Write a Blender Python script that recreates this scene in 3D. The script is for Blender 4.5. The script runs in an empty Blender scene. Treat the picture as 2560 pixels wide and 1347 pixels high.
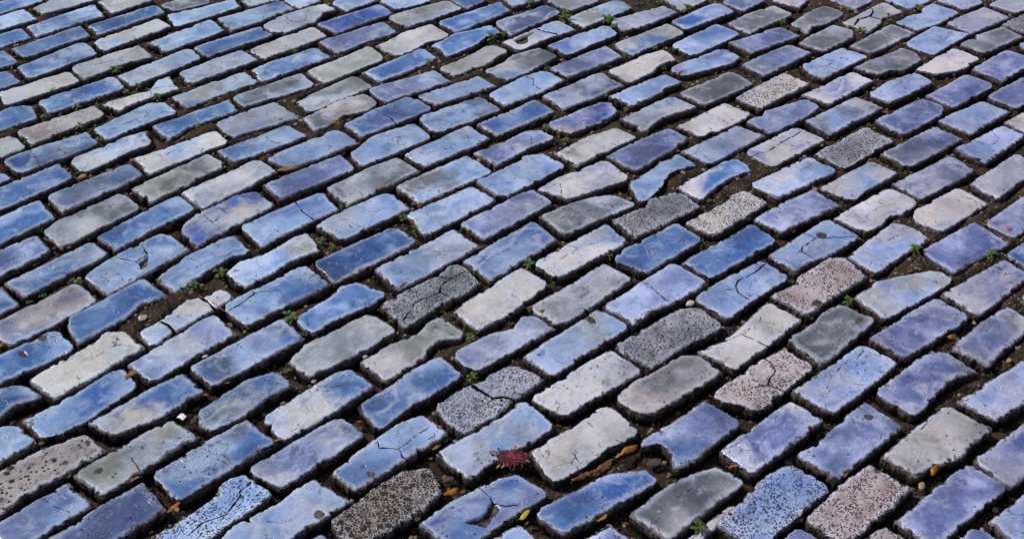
import bpy, math, random
import numpy as np
# ---------------------------------------------------------------- survey data
# world coordinates in tenths of a millimetre, paving top at z = 0, metres elsewhere
FOC=45.829177
PITCH=0.6340131
ROLL=0.0205654
YAW=0.7545939
HT=1.600
BRICKS="""\
b|-15045,33650/-13815,34795/-13450,34179/-14528,33150||mid blue brick, at the top far left of the photo
vg|-13597,33678/-12869,34756/-12000,34333/-13183,33294||pale lavender grey brick, at the top far left of the photo
wo|-11892,34130/-10864,34939/-10378,34328/-11319,33422||cream white and olive brick, three bricks above the cream brick split lengthways
g|-10110,34091/-9168,34936/-8721,34324/-9618,33705||smooth grey brick, two bricks upper right of the cream brick split lengthways
l|-9763,33415/-8124,34562/-7840,34076/-9367,32723||light blue brick, two bricks upper right of the cream brick split lengthways
v|-8084,34733/-7240,35289/-6803,34584/-7577,34089||pale lavender grey brick, two bricks upper left of the cracked pitted grey brick
bl|-8333,33243/-6719,34504/-6321,33984/-7817,32524||mid blue and pale blue brick, to the left of the cracked pitted grey brick
l|-14649,32789/-13827,33626/-13288,33010/-14121,32233||light blue brick, three bricks above the long cream brick with a dot
bl~|-13433,32534/-11975,34043/-11522,33332/-12962,31945||swirled mid blue and pale blue brick, at the top far left of the photo
a|-11787,32649/-10249,34002/-9851,33572/-11320,32058||deep blue brick, two bricks above the cream brick split lengthways
b|-14424,31728/-13561,32451/-13112,31938/-13781,31203|c-13988,32087 -13698,31873 -13420,31476|mid blue brick, three bricks upper left of the long cream brick with a dot
b|-13409,31184/-11991,32640/-11564,32084/-12894,30703 -13122,30907||mid blue brick, two bricks left of the cream brick split lengthways
wl|-11380,31717/-9968,33166/-9520,32716/-10944,31150||cream white and pale blue brick, to the upper right of the cream brick split lengthways
lg~|-9899,31636/-8498,33196/-8004,32516/-9246,31190 -9443,31253 -9534,31505||swirled light blue and grey brick, to the right of the cream brick split lengthways
ba|-8632,31509/-7088,32868/-6660,32348/-8169,30950||mid blue brick, to the left of the cracked pitted grey brick
b|-14299,30499/-13559,31032/-12951,30418/-13546,29907||mid blue brick, two bricks upper left of the long cream brick with a dot
bl|-12955,30174/-11747,31589 -11532,31599/-11089,31071/-12430,29581|c-11782,30717 -11644,30406|mid blue and pale blue brick, to the left of the cream brick split lengthways
wv|-11527,30167/-10147,31551/-9581,30922 -10210,30469/-11030,29541|c-11463,30170 -10901,30369 -10424,30671 -10078,31407;c-10424,30671 -10081,30475|cream brick split lengthways, top far left of the photo
lv|-10230,29846/-8741,31394/-8301,30872/-9717,29265||light blue and lavender brick, to the right of the cream brick split lengthways
pv|-8716,29981/-7356,31384/-6790,30797/-8283,29459 -8422,29587 -8575,29850||periwinkle and lavender brick, to the upper left of the blue brick with olive patches
b|-13897,29619/-13107,29994/-12599,29406/-13131,28856||mid blue brick, to the left of the long cream brick with a dot
w|-12955,28798/-11574,29993/-11115,29504/-12580,28176||long cream brick with a dot, top far left of the photo
bw~|-11851,28364/-10324,29774/-9888,29191/-11379,27821||swirled mid blue and white brick, to the left of the thin ragged white brick
wl|-10238,28305 -10111,28469 -9605,28811 -9231,29088 -9165,29622/-8933,29869 -8709,29441/-8502,29218 -8858,28973 -9187,28636 -9617,28237/-9677,27984 -9784,28042 -9968,28159|c-9231,29088 -9124,28832;c-9207,29122 -8994,29296 -8554,29314|thin ragged white brick, top far left of the photo
lo|-8612,28789/-7066,30225/-6598,29666/-8110,28268|c-7882,29443 -7705,29351;c-7421,29363 -7312,29039|blue brick with olive patches, top left of the photo
sg|-7098,28821/-5568,30187/-5123,29528/-6759,28325|c-6599,29200 -6336,28950 -6174,28635|slate blue and grey brick, to the right of the blue brick with olive patches
b|-13224,27408/-12321,28186 -11936,28140/-11616,27596/-12451,26814|c-12210,28128 -12012,27887|mid blue brick, to the lower left of the long cream brick with a dot
q:|-11904,26925/-10429,28266/-10040,27845 -10290,27529 -10699,27151/-11349,26337||pinkish pitted brick, upper far left of the photo
lb|-10126,27145/-9111,28448 -8749,28495/-8323,28041 -8694,27717 -8893,27526/-9669,26664|c-10058,27118 -9679,27163 -9071,27762 -8863,27527;c-9083,28071 -9009,27888;c-9071,27762 -8673,28026 -8362,28008|light blue brick with branching cracks, just below the thin ragged white brick
ba:|-8761,27350/-7168,28689/-6853,28164 -7956,27263 -8024,27023/-8235,26692||mid blue brick with small pits, just above the white brick with branching cracks
vp:|-7240,27533 -6949,27850/-6035,28641/-5245,27921 -6713,26899/-6954,27066||pale lavender grey brick, to the upper right of the white brick with branching cracks
w|-12637,26144/-12060,26713 -11827,26635/-11465,26190/-12049,25609||cream white brick, to the left of the pinkish pitted brick
bl|-6960,26171/-5516,27483/-4979,26999/-6485,25661|c-5941,26931 -5815,26703 -5561,26597|mid blue and pale blue brick, to the upper right of the plain dark slate brick
v:|-7008,32872 -6836,33194 -6361,33738/-5508,34354/-5127,34000 -5477,33699 -5588,33213 -5918,32845/-6321,32440 -6690,32500|c-6475,33450 -6272,33142 -5893,33160;c-6272,33142 -6385,32745;c-5893,33160 -5902,33598|cracked pitted grey brick, top left of the photo
l|-6667,34591/-5868,35313/-5624,34557/-6169,33992||light blue brick, just above the cracked pitted grey brick
lv|-5329,34487/-4379,35343/-4028,34718/-4841,33973||light blue and lavender brick, just above the vivid blue brick
A|-5550,33057/-3929,34429/-3507,33873/-4929,32504|c-4616,33861 -4376,33589 -4108,33362|vivid blue brick, top left of the photo
wv|-7146,31393/-5615,32898/-5160,32303/-6643,30875|c-6010,32531 -5869,32384 -5866,32119 -6107,32033;c-6454,31979 -6302,31763|cream white and lavender brick, to the lower left of the cracked pitted grey brick
lo|-3945,34596/-3140,35317/-2483,34709/-3362,34043||light blue and olive brick, to the right of the vivid blue brick
ol~|-3633,33504 -3275,33844/-2018,34731/-1562,34170/-3030,32940||swirled olive grey and pale blue brick, to the right of the vivid blue brick
b|-1914,34820/-1145,35502/-907,34827/-1443,34299||mid blue brick, two bricks right of the vivid blue brick
b|-2221,33292/-508,34720/-178,34154/-1635,32656||mid blue brick, two bricks left of the white brick with a grassy hole
pb|-5347,31918/-3746,33220/-3279,32618 -4045,32052/-4732,31283||periwinkle brick, just below the vivid blue brick
bl|-6880,30337 -6130,31077 -5888,31232/-5480,31652 -5337,31585/-4912,31131/-6508,29670||mid blue and pale blue brick, to the right of the blue brick with olive patches
w|-3784,31803 -3301,32464 -3114,32703/-2392,33244/-1836,32570 -2061,32293 -2424,32126 -2792,31589/-3102,31284 -3486,31485||cream white brick with an uneven worn edge, two bricks right of the vivid blue brick
wo|-5454,30261/-3948,31758/-3480,31051/-4883,29605||cream white and olive brick, two bricks right of the blue brick with olive patches
b|-2319,31795 -1701,32614/-754,33124/-434,32673 -841,32501 -1127,31886/-1835,31232 -2023,31624|c-1985,32146 -1642,32086 -1326,31803|mid blue brick, to the left of the white brick with a grassy hole
b|-3996,30290/-2532,31711/-2096,31149 -2283,30962 -2494,30669/-3495,29800||mid blue brick, two bricks upper right of the azure brick cracked across
wo|-2028,30550 -1336,31219 -856,31824/-589,31947/-213,31632 -475,31329 -634,31035 -826,30813/-1586,30189||cream white and olive brick, to the left of the white brick with a grassy hole
ov~|-5512,28663/-4175,30144/-3628,29526/-5070,28176||swirled olive grey and lavender brick, two bricks upper left of the azure brick cracked across
pl|-3736,29323/-2155,30475/-1654,29913/-3266,28693||periwinkle and pale blue brick, to the upper right of the azure brick cracked across
gq:|-5185,27892 -4346,28840/-3779,29124/-3446,28622 -3663,28297 -4250,28023 -4446,27617/-4822,27242||smooth grey and pinkish brick, to the left of the azure brick cracked across
ba|-4166,27568 -3512,28335/-2758,29004 -2469,28920/-2079,28457 -3293,27334/-3677,26963 -3865,27310|w-3484,28367 -3309,28156 -3045,27950 -2862,27591|azure brick cracked across, upper left of the photo
lv:|-2462,29049/-939,30217/-505,29660/-1980,28620||light blue and lavender brick, to the right of the azure brick cracked across
sl|-2372,27978/-902,29083/-355,28498/-1810,27275 -2058,27384||slate blue and pale blue brick, to the right of the azure brick cracked across
lb|-3862,26209 -3415,27032/-2476,27728/-1991,27031/-3512,25668||light blue brick, just below the azure brick cracked across
lv:|-2597,26175 -2327,26497/-1130,27632/-613,27087 -1087,26546/-2042,25752|c-2043,26225 -1992,26339 -1474,26588|light blue and lavender brick, two bricks lower right of the azure brick cracked across
vo|841,34869/1882,35913/2375,34943/1473,34191||pale lavender grey and olive brick, at the top centre of the photo
l|-422,34935/481,35581/697,34904/-127,34404||light blue brick, two bricks upper left of the white brick with a grassy hole
ps~|-621,33367/839,34658/1242,34139/-158,32609||swirled periwinkle and slate brick, three bricks left of the half olive, half blue brick
wl|-388,32106 512,32987 756,33273/1109,33567/1636,33000 1267,32713 1059,32588/72,31681 -234,32001|g564,32990 821,32769 1095,32666;h-67,32195 67,32390 408,32673 511,32755 306,32477 306,32175 205,32058 36,32050|white brick with a grassy hole, top centre of the photo
ol:|1339,33698 2195,34473/2866,35009 3076,34892/3270,34525/1884,33168||olive grey and pale blue brick with small pits, at the top centre of the photo
vp:|2648,33520 2730,33763/4213,34695/4569,34256 3619,33406/2967,32984||pale lavender grey brick, to the upper left of the half olive, half blue brick
bp|4341,33679 5436,34712/5785,34938/6194,34457 5944,34158/4680,33180||mid blue brick, to the upper right of the half olive, half blue brick
v|4186,35243/5381,35909/5477,35093/4691,34427||pale lavender grey brick, two bricks upper right of the half olive, half blue brick
p|5909,35071/6841,35805/7197,35218/6446,34469||periwinkle brick, two bricks right of the half olive, half blue brick
lA|814,32048/2500,33354/2787,32860 1897,32023/1377,31484||light blue and vivid blue brick, to the left of the half olive, half blue brick
ob|2600,32204/4228,33593/4665,33024/3086,31561||half olive, half blue brick, top right of the photo
lb|4213,32202/5598,33618/6182,32977/4697,31596||light blue brick, to the right of the half olive, half blue brick
gl|-833,30498 -318,30978 -92,31419/610,31853/1109,31400 738,30953 213,30370/-237,29974||smooth grey and pale blue brick, two bricks left of the half olive, half blue brick
pv|868,30712/2407,32083/2831,31477/1381,30215||periwinkle and lavender brick, to the left of the half olive, half blue brick
w|2425,30675 3422,31576/3990,31969/4260,31396 3708,30943 3621,30658/2926,30009|c3412,31430 3736,31300;c3122,31059 3202,30780|cream white brick with a hairline crack, just below the half olive, half blue brick
pl|4030,30851/5596,32115/6006,31618 5726,31245/4391,30483||periwinkle and pale blue brick, two bricks right of the half olive, half blue brick
l|-699,29189 214,30164/735,30532/1249,30073 695,29413/-247,28629|w246,30131 441,30072 440,29768 663,29510|light blue brick, two bricks upper left of the vivid blue brick with pale edges
sv|693,29216/2208,30596/2773,29868/1218,28563||slate blue and lavender brick, just above the vivid blue brick with pale edges
lp|2389,29255 3148,29951/3902,30497/4287,30068 3811,29778 3725,29509/2882,28760 2799,28948||light blue brick, to the upper right of the vivid blue brick with pale edges
g|4170,29495/5631,30746/6173,30149/4780,28935|c4681,29816 4711,29485|smooth grey brick, to the left of the white brick peppered with holes
be|-934,27701/503,29013/998,28428/-420,27212||mid blue brick, to the left of the vivid blue brick with pale edges
Aqe|714,27798/2140,28985 2392,28996/2555,28493 2097,27977/1285,27340|c2010,28097 2059,28535|vivid blue brick with pale edges, upper centre of the photo
vl|2596,28121/3970,29387 4201,29136/4577,28799 3985,28490 3519,28097/3109,27504 2951,27890||pale lavender grey and pale blue brick, just above the narrow hooked pale brick
w|3976,27871/5301,29086/5900,28506 5354,27988 4941,27608 4765,27661/4552,27383|c5116,28853 5522,28838;c4711,28583 5050,28284 5261,27984;c4552,27955 4856,27665|cream white brick with branching cracks, to the right of the narrow hooked pale brick
pw|-962,26380 -190,26928 257,27418/620,27463/949,27091 319,26602/-419,25788|c393,27157 408,26778;c-66,26587 54,26420|periwinkle and white brick, to the left of the vivid blue brick with pale edges
ow|969,26428 1765,27241/2481,27689/2941,27259/1456,25916||plain beige brick, upper centre of the photo
lv:|3969,26632/5462,27871/6039,27414/4591,26094||light blue and lavender brick, to the right of the narrow hooked pale brick
wl|7404,35186/7858,35768/8524,35368/8088,34713||cream white and pale blue brick, two bricks left of the white brick in pieces
g|5915,33672 6520,34267/7396,34889/7840,34288 7105,33648/6420,32988||smooth grey brick, two bricks right of the half olive, half blue brick
go|7664,33635 8428,34605/8879,34918/9338,34400 8697,33723 8280,33544/8071,33142||smooth grey and olive brick, to the left of the white brick in pieces
pv|9075,35395/9933,36044/10345,35370/9666,34705||periwinkle and lavender brick, to the upper left of the white brick in pieces
wv|9166,33784/10639,35214/11080,34607 10384,34204 10251,33835/9761,33259 9446,33598|g10192,34814 10211,34565 10042,34270 9677,34050 9454,33638;g10042,34270 10348,34041;c10211,34565 10620,34960|white brick in pieces, top far right of the photo
l|10659,35471/11523,36211/12078,35454/11310,34825||light blue brick, to the upper right of the white brick in pieces
l|10678,33935 11213,34407 11577,34589 11752,35014/12061,35240/12695,34683 12001,33997/11241,33484|c11413,34499 11269,34044;c11288,34125 11760,34026 11924,34115;c12161,35202 12200,34784 12260,34456|light blue brick with branching cracks, to the right of the white brick in pieces
vl|12262,35463/12880,36013/13607,35442/12904,34859||pale lavender grey and pale blue brick, two bricks right of the white brick in pieces
v:|13682,35191/14679,36101/15283,35438/14326,34678||pale lavender grey brick, to the upper right of the lavender brick with flaking pits
vp:|12133,33963/13511,35098/14083,34460/12664,33315||lavender brick with flaking pits, top far right of the photo
k#|13692,33916/14532,34646/15039,34099/14195,33424||pitted grey brick, to the right of the lavender brick with flaking pits
p|5798,32425/7386,33424/7805,32898/6330,31816||periwinkle brick, two bricks left of the white brick in pieces
gv:|7701,32473 8101,32911/8852,33610/9383,33281 9270,32888/8312,31978||smooth grey and lavender brick, to the left of the white brick in pieces
g|9102,32386/10535,33768/11079,33242/9585,31925||smooth grey brick, to the lower right of the white brick in pieces
l:|10629,32644/11761,33746/12600,33273/11205,31924|c11691,33466 11759,32772 11999,33167|light blue brick, to the lower left of the lavender brick with flaking pits
vg|12171,32639 12568,32962 12700,32815 12772,33203/13674,33795/14088,33186/12662,32063|c12585,32963 12442,32500|pale lavender grey brick with a hairline crack, just below the lavender brick with flaking pits
l|13777,32674/14985,33383/15132,32773/13967,32121||light blue brick, two bricks right of the lavender brick with flaking pits
pg|5969,31113/7430,32386/7959,31889/6478,30505||periwinkle and grey brick, just above the white brick peppered with holes
l|7565,31148/8832,32224/9462,31736 8843,31240/8039,30469 7753,30699|c8089,31675 8381,31435 8630,31518 8808,31744;c8374,31398 8314,31075 8587,30946;c7669,30976 8194,31140 8341,31218;c8808,31744 8972,31389|light blue brick, to the upper right of the white brick peppered with holes
gp|8965,31103/9459,31482 10481,32299/10763,32051 10861,31617 10254,31019 9854,31001/9559,30708||smooth grey brick, two bricks upper right of the plain dark grey brick
wv:|10589,31104/11928,32364/12487,31798 11846,31159/11070,30844||cream white and lavender brick, two bricks lower left of the lavender brick with flaking pits
p:|12088,31134/13346,32316/13955,31754/12705,30465||periwinkle brick with small pits, two bricks lower right of the lavender brick with flaking pits
w#|5558,29291/7037,30738/7624,30144/6139,28800||white brick peppered with holes, top right of the photo
wp~|7311,29529/8873,30888/9335,30422/7950,29100||swirled cream white brick, just above the plain dark grey brick
lp:|9057,29636 9715,30370/10521,30890/10874,30386/9455,29196|c9707,30336 9883,30106 10219,29885;c9674,29895 9883,30106 10223,30599;c10157,30596 10225,30324 10587,30477|light blue brick with branching cracks, to the upper right of the plain dark grey brick
p|10519,29665/11870,30879/12424,30283/11068,29070||periwinkle brick, two bricks right of the plain dark grey brick
p:|12046,29631/13341,30734/13961,30213/12646,29072||periwinkle brick with small pits, three bricks right of the broken grey speckled brick
p|5689,28125 6175,28393 6274,28648/7390,29336/7661,28896 7268,28438/6446,27729 6213,27600||periwinkle brick with an uneven worn edge, just below the white brick peppered with holes
gl|7179,28186/8652,29455/9246,28962/7667,27569||plain dark grey brick, upper far right of the photo
p:|8899,28287/10358,29527/10821,29092 10660,28704/9470,27612|c9929,29055 10201,28874 10311,28943;c10170,28746 9968,28424|periwinkle brick with a hairline crack, to the upper right of the broken grey speckled brick
lv|10493,28353/11894,29428/12448,28936/11148,27739||light blue and lavender brick, two bricks right of the broken grey speckled brick
w|12145,28328/12769,28854/13349,28316/12551,27736||cream white brick, three bricks right of the broken grey speckled brick
wp|5481,26664/6901,27899/7507,27354/6041,26039|w5652,26500 6057,26744 6424,27193 6836,27505 7029,27753;c6138,27299 6779,26974|cream white brick with a wide crack, to the left of the broken grey speckled brick
k#|7116,26671 7831,27308/8638,28000/9178,27392/7714,26077|c8372,27597 8464,27158 8499,26754|broken grey speckled brick, upper far right of the photo
pge|8727,26706/10338,28039/10852,27489/9248,26136||periwinkle and grey brick, to the right of the broken grey speckled brick
lp|10560,27009/12036,28170/12458,27732/11139,26405|c11685,27912 11771,27467 11894,27062;c11771,27467 11364,27099;c11364,27099 11496,26930 11537,26760|light blue brick with branching cracks, two bricks right of the broken grey speckled brick
al|-11791,25570 -11690,25795/-10257,26969/-9815,26434/-11223,25051|c-11331,26089 -10900,25441;c-10683,26172 -10416,25957|deep blue and pale blue brick, to the lower left of the pinkish pitted brick
bw~|-10264,25630 -10212,25853 -9288,26803/-8878,27084/-8586,26541 -9102,26065 -9406,25664/-9823,25186||swirled mid blue and white brick, to the left of the white brick with branching cracks
wl|-8832,25797/-7216,27181/-6808,26612/-8299,25137|c-7724,26807 -7631,26435 -7305,26136;c-8432,26261 -8224,25932 -8145,25713 -7936,25557;c-7625,26407 -7968,26223 -8138,25935|white brick with branching cracks, upper far left of the photo
b|-12158,24751/-11730,25165/-11391,24912/-11737,24506||mid blue brick, to the lower left of the pinkish pitted brick
b:|-11707,24250/-10482,25485/-9975,24913/-11280,23466|c-11399,24159 -10988,24175 -10706,23983|mid blue brick, two bricks left of the white brick with branching cracks
ps|-10355,24148/-8892,25574/-8427,25079/-9806,23545||periwinkle and slate brick, to the left of the white brick with branching cracks
go|-8560,24523/-7166,26029/-6745,25658 -6732,25440/-7985,23984||plain dark slate brick, upper far left of the photo
vq~|-7429,24411/-5968,25854/-5425,25356/-6820,23754||swirled pale lavender grey and pinkish brick, to the right of the plain dark slate brick
be|-11350,23029/-10487,23991/-9944,23321/-10900,22163||mid blue brick with a pale rim, two bricks left of the grey-blue peppered brick
gv|-10009,22771 -9822,23229 -8941,24100/-8758,24361/-8198,23777/-9480,22236||smooth grey and lavender brick, to the left of the grey-blue peppered brick
b:|-8823,22627 -8611,22939 -7709,24045/-7456,24282/-6975,23773/-8305,22164||grey-blue peppered brick, middle far left of the photo
Aw|-7106,22923 -7109,23184 -6948,23577 -6170,24407/-5771,24525/-5300,24034/-6646,22382|c-6822,23631 -6268,23024;c-6388,23795 -6026,23319;c-6511,23302 -5814,23965|half vivid blue, half white brick, upper left of the photo
p:|-10965,21891/-10146,22696/-9693,22115/-10539,21079|c-10564,21617 -9972,22128 -9903,22335|periwinkle brick with a hairline crack, to the left of the grey-blue peppered brick
bv~|-10247,20962/-8917,22485/-8439,22025/-9705,20524||swirled mid blue and lavender brick, to the lower left of the grey-blue peppered brick
bl:|-8703,21185 -8354,21849 -7892,22406/-7436,22840/-6796,22218/-8084,20620|w-7847,22385 -7610,22054;w-8154,21878 -7792,21780 -7613,22009;c-8041,21336 -7805,21004;h-7730,21739 -7582,21988 -7532,21614 -7621,21502;p-8254,21764 -8126,21769 -7994,21554 -8136,21506|mid blue and pale blue brick split by wide cracks, just below the grey-blue peppered brick
lb~|-7251,21235 -6784,22038 -6223,22650/-5954,22777/-5475,22174 -5824,22072 -6340,21395/-6760,20747|c-6765,21949 -6470,21783;c-6511,21606 -6239,21923 -5884,22115|swirled light blue brick, to the left of the dumbbell shaped cream brick
lo|-5851,21455 -5628,21856 -5200,22094 -5001,22327/-4460,22971/-4025,22316 -4594,21892 -4868,21489/-5370,20982 -5722,21245||dumbbell shaped cream brick, middle left of the photo
lb|-5775,25889 -5401,26296/-4290,27330/-3716,26765/-5136,25502||light blue brick, to the lower left of the azure brick cracked across
p|-5647,24763/-4093,26179/-3644,25560/-5167,24216|c-4639,24828 -4541,24937 -4495,24807|periwinkle brick, to the right of the half vivid blue, half white brick
gv:|-4198,24688 -3334,25626/-2735,26064/-2170,25508/-3668,23995|c-3575,24660 -3352,24411|smooth grey and lavender brick, two bricks right of the half vivid blue, half white brick
gle|-2662,24851 -1886,25574/-1108,26325/-501,25573/-2049,24156||smooth grey and pale blue brick, two bricks upper right of the plain deep blue brick
lb|-5871,23110/-4321,24554/-3849,23889 -4317,23479/-5283,22408|w-4841,24177 -4664,23809 -4344,23478;c-5519,23338 -4994,22928 -4919,22790|light blue brick, to the upper right of the dumbbell shaped cream brick
lv|-4252,23192 -3657,23896/-2967,24477 -2716,24486/-2283,23947/-3600,22698|c-3372,23807 -3011,23771 -2828,23877 -2879,24125;c-3688,23453 -3429,23079 -3360,22940|light blue and lavender brick with a hairline crack, just above the plain deep blue brick
l~|-2336,23747/-940,24943/-388,24369/-1856,22901||swirled light blue brick, to the upper right of the plain deep blue brick
pg|-1154,23377/394,24862/867,24290/-595,22829||periwinkle and grey brick, two bricks right of the plain deep blue brick
ae|-4130,21887/-2659,23202 -2440,23163/-2016,22708/-3605,21211||plain deep blue brick, middle left of the photo
lv~|-2834,21668/-1281,23205/-694,22594/-2264,21004||swirled light blue and lavender brick, to the right of the plain deep blue brick
lb~|-1017,22062 -560,22530/449,23556/944,22908/-424,21363|c-788,22250 -547,22079 -56,22502|swirled light blue brick, to the upper right of the pitted brick split by cracks
p:|2176,26369 3117,27185/3731,27686/4174,27227 3866,26807/2811,25701|c3049,27065 3407,27050 3867,27156|narrow hooked pale brick, upper right of the photo
lb:|-876,25183 145,26093 232,26321/674,26452/1194,25912/-125,24584 -407,24625||light blue brick with small pits, to the left of the plain beige brick
wp~|550,24868 1039,25363/2136,26143/2661,25372/1248,24456|c1485,24904 1821,24812;c1066,25257 1081,24527|swirled cream white brick with a hairline crack, just below the plain beige brick
lv|2637,25211 3065,25602 3423,26110 3697,26233/3808,26490/4261,26004 3746,25792 3452,25402 3275,24972/2837,24363 2728,24847||light blue and lavender brick, just below the narrow hooked pale brick
bw|3693,25040 4568,25879 4995,26283/5271,26378/5554,25862 4988,25514 4662,25182/4226,24568||mid blue and white brick, just above the white finely speckled brick
gv|587,23756 1244,24278 1813,24605/2238,24673/2751,24335/1135,23079|c1374,23933 1680,24019 2050,24258|smooth grey and lavender brick, to the left of the ragged grey pitted brick
k#|2190,23717 2735,24083 3027,24294 3046,24549/3774,24834/4194,24262 3777,23972 3416,23616/2613,23038||ragged grey pitted brick, upper right of the photo
w#|3772,23629 4878,24618 4932,24826/5240,25020/5704,24496/4320,23146||white finely speckled brick, upper right of the photo
wb|447,21980/2017,23517/2496,22870/948,21496|c1035,22725 1469,22556;c1038,22179 1470,22602 2044,22947|cream white brick with a hairline crack, just above the brick with a round grey patch
b:|2139,22173 2399,22589/3578,23598/4061,22996/2819,21777|p2630,22461 2855,22651 3125,22707 3224,22619 2921,22471 2702,22350|mid blue brick with a rough patch, just below the ragged grey pitted brick
b|3567,22156/5222,23634/5678,23031/4098,21626||mid blue brick, just below the white finely speckled brick
lw|5404,25210/6968,26502/7541,25939/5948,24658||light blue and white brick, to the upper right of the white finely speckled brick
lw|6995,25165/8423,26390/8956,25884 7901,24990/7634,24644 7167,25014||light blue and white brick, just below the broken grey speckled brick
pv~|8735,25417/10366,26721/10795,26065/9214,24780||swirled periwinkle and lavender brick, two bricks upper right of the pale brick with a bite
vw:|10514,25512/11987,26870/12420,26350/10970,24898||pale lavender grey and white brick, three bricks right of the broken grey speckled brick
pv~:|5293,23782 5937,24403/6805,25053/7316,24454/5826,23319||swirled periwinkle and lavender brick, to the right of the white finely speckled brick
wv|7086,23971/8578,25225/9132,24675 8646,24152 8328,24091 8047,23688/7661,23409|c8224,24641 8321,24441;c7787,24021 8169,24385 8598,24553|cream white and lavender brick, just above the pale brick with a bite
wl|8902,24236/10195,25287/10697,24631 10526,24523/9340,23494 8883,23865||cream white and pale blue brick, two bricks right of the pale brick with a pit
pv:|10413,23872/11604,25025/12094,24430/10866,23311||periwinkle and lavender brick, two bricks right of the pale brick with a bite
lp|5430,22469/6938,23916/7517,23238 6708,22514 6088,22133/5916,21884|w6303,23336 6552,23132 7467,23260;w6521,23108 6229,22818 6135,22653 6364,22366;c6135,22653 5955,22442;c6135,22653 5865,22712;h6617,23348 6758,23377 6791,23259 6683,23113 6601,23181|pale brick with a pit, middle right of the photo
vl|7126,22483 7715,23150 8306,23746/8478,23777 8857,23524/8994,23196/7557,21897|c8021,23068 8494,23368|pale brick with a bite, middle far right of the photo
p:|8718,22722/10156,23887/10686,23069/9190,21976||periwinkle brick with small pits, to the upper right of the brick with a beige oval
b|10535,22740/11529,23525/11877,22926/10839,22165||mid blue brick, two bricks right of the brick with a beige oval
b|-10615,20267/-10312,20853/-9733,20256/-10128,19845||mid blue brick, two bricks upper left of the blue brick with tan scars
bq|-10051,19614/-8845,20924 -8678,20867/-8209,20388 -8639,19934 -8936,19535/-9485,18987 -9781,19165||mid blue and pinkish brick, to the upper right of the blue brick with tan scars
b|-8563,19585 -8603,19896/-7498,21203/-6882,20617 -7122,20466 -7394,20254 -7458,20013/-8229,19084||mid blue brick, to the upper right of the blue brick with tan scars
wl|-7212,19457 -6844,19797 -6454,20488 -6248,20577 -6107,20622/-5839,20922/-5585,20640 -5858,20245 -6294,19737/-6823,19036|g-6265,20658 -6050,20461 -5826,20206;g-6844,19797 -6648,19687 -6477,19462|broken narrow white brick, middle far left of the photo
bl:|-5682,20231 -5629,20475 -5247,20858 -4824,21209/-4394,21764 -4262,21747/-3687,21142/-5138,19736|w-5577,20194 -5434,20360 -5219,20694 -5165,20819;w-5162,20799 -4943,20848 -4721,20876;c-4645,20713 -4533,20309;w-5247,20858 -5162,20799|mid blue and pale blue brick, just below the dumbbell shaped cream brick
bs|-5980,18479/-4496,19913 -4393,19878/-3976,19353/-5455,17950|c-5277,19235 -5041,18982 -4641,18720|mid blue and slate brick, two bricks lower right of the broken narrow white brick
pw|-7161,18531 -5979,19983/-5859,20125/-5326,19499 -5820,18957/-6597,18071||periwinkle and white brick, just below the broken narrow white brick
w|-8811,18037 -8704,18216 -8430,18545 -7927,19112 -7793,19419/-7444,19468/-6968,18994 -7366,18507 -7774,18034/-8222,17524 -8634,17835|c-8486,17874 -8362,18156 -8061,18236 -8012,18558 -7809,18674 -7506,19051 -7549,19313;c-7506,19051 -7189,19024;c-8061,18236 -7921,18065|cream brick with long cracks, lower far left of the photo
b:|-9820,18501/-8794,19462/-8253,18916/-9449,17809|h-9024,19189 -8951,19343 -8869,19232 -8954,19116;h-9263,18847 -9233,18866 -9124,18632 -9171,18630|blue brick with tan scars, lower far left of the photo
b|-4243,20000 -3950,20369 -3599,20748 -3463,21087/-3174,21223/-2515,20847 -2795,20489 -3275,20112 -3544,19906/-3790,19549 -3999,19658|c-4029,20047 -3948,19814|mid blue brick, to the left of the pitted brick split by cracks
k#|-2592,20455 -2178,20879 -1481,21496 -1291,21807/-1086,21858/-626,21268 -917,20880 -1137,20749 -1279,20580/-2089,19759 -2202,19950|w-2107,19992 -1903,20559 -1448,20904 -1436,21156 -1267,21331 -948,21666;w-1584,21492 -1267,21331;w-1448,20904 -1240,20787;c-2200,20837 -1930,20599|pitted brick split by cracks, middle centre of the photo
w|-1168,20341 -542,21018 -18,21633/213,21815/752,21273 420,20843 -25,20259/-626,19729||cream white brick, to the right of the pitted brick split by cracks
vo~|-4150,18717 -3930,19166 -3061,19961/-2787,20168/-2228,19677 -2815,19016/-3709,18248||swirled pale lavender grey and olive brick, to the left of the bitten olive brick
ow|-2823,18759 -2551,18988 -2337,19255 -1762,19615 -1637,19929/-1404,20134/-916,19681 -982,19526 -1342,19476 -1609,19129 -1619,18907/-2267,18206||bitten olive brick, lower centre of the photo
pv~|-1103,19034 -381,19660 54,19790 174,20146/445,20275/860,19855/-680,18503 -826,18641||swirled periwinkle and lavender brick, to the right of the bitten olive brick
vg:|346,20533 1438,21553/1926,22096/2493,21546 1504,20471/1097,20058 875,20051|p1196,21119 1378,21252 1609,21302 1652,21093 1543,20881 1339,20791 1216,20911|brick with a round grey patch, middle centre of the photo
lp|1834,20603/3392,22103/4025,21427 3192,20689 2878,20516/2425,20063|w2639,21423 2787,21342 2944,21053 3170,20730|light blue brick, to the upper left of the dark finely speckled brick
lb|3718,20933 3980,21256 4437,21656/5252,22302/5735,21701 4821,20867/4296,20283|w5338,22171 5032,21851 4685,21579 4593,21362 4630,21152 4807,20949;c4583,21277 4227,21180 3958,21045;c4659,21578 4465,21679|light blue brick, to the upper right of the dark finely speckled brick
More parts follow.
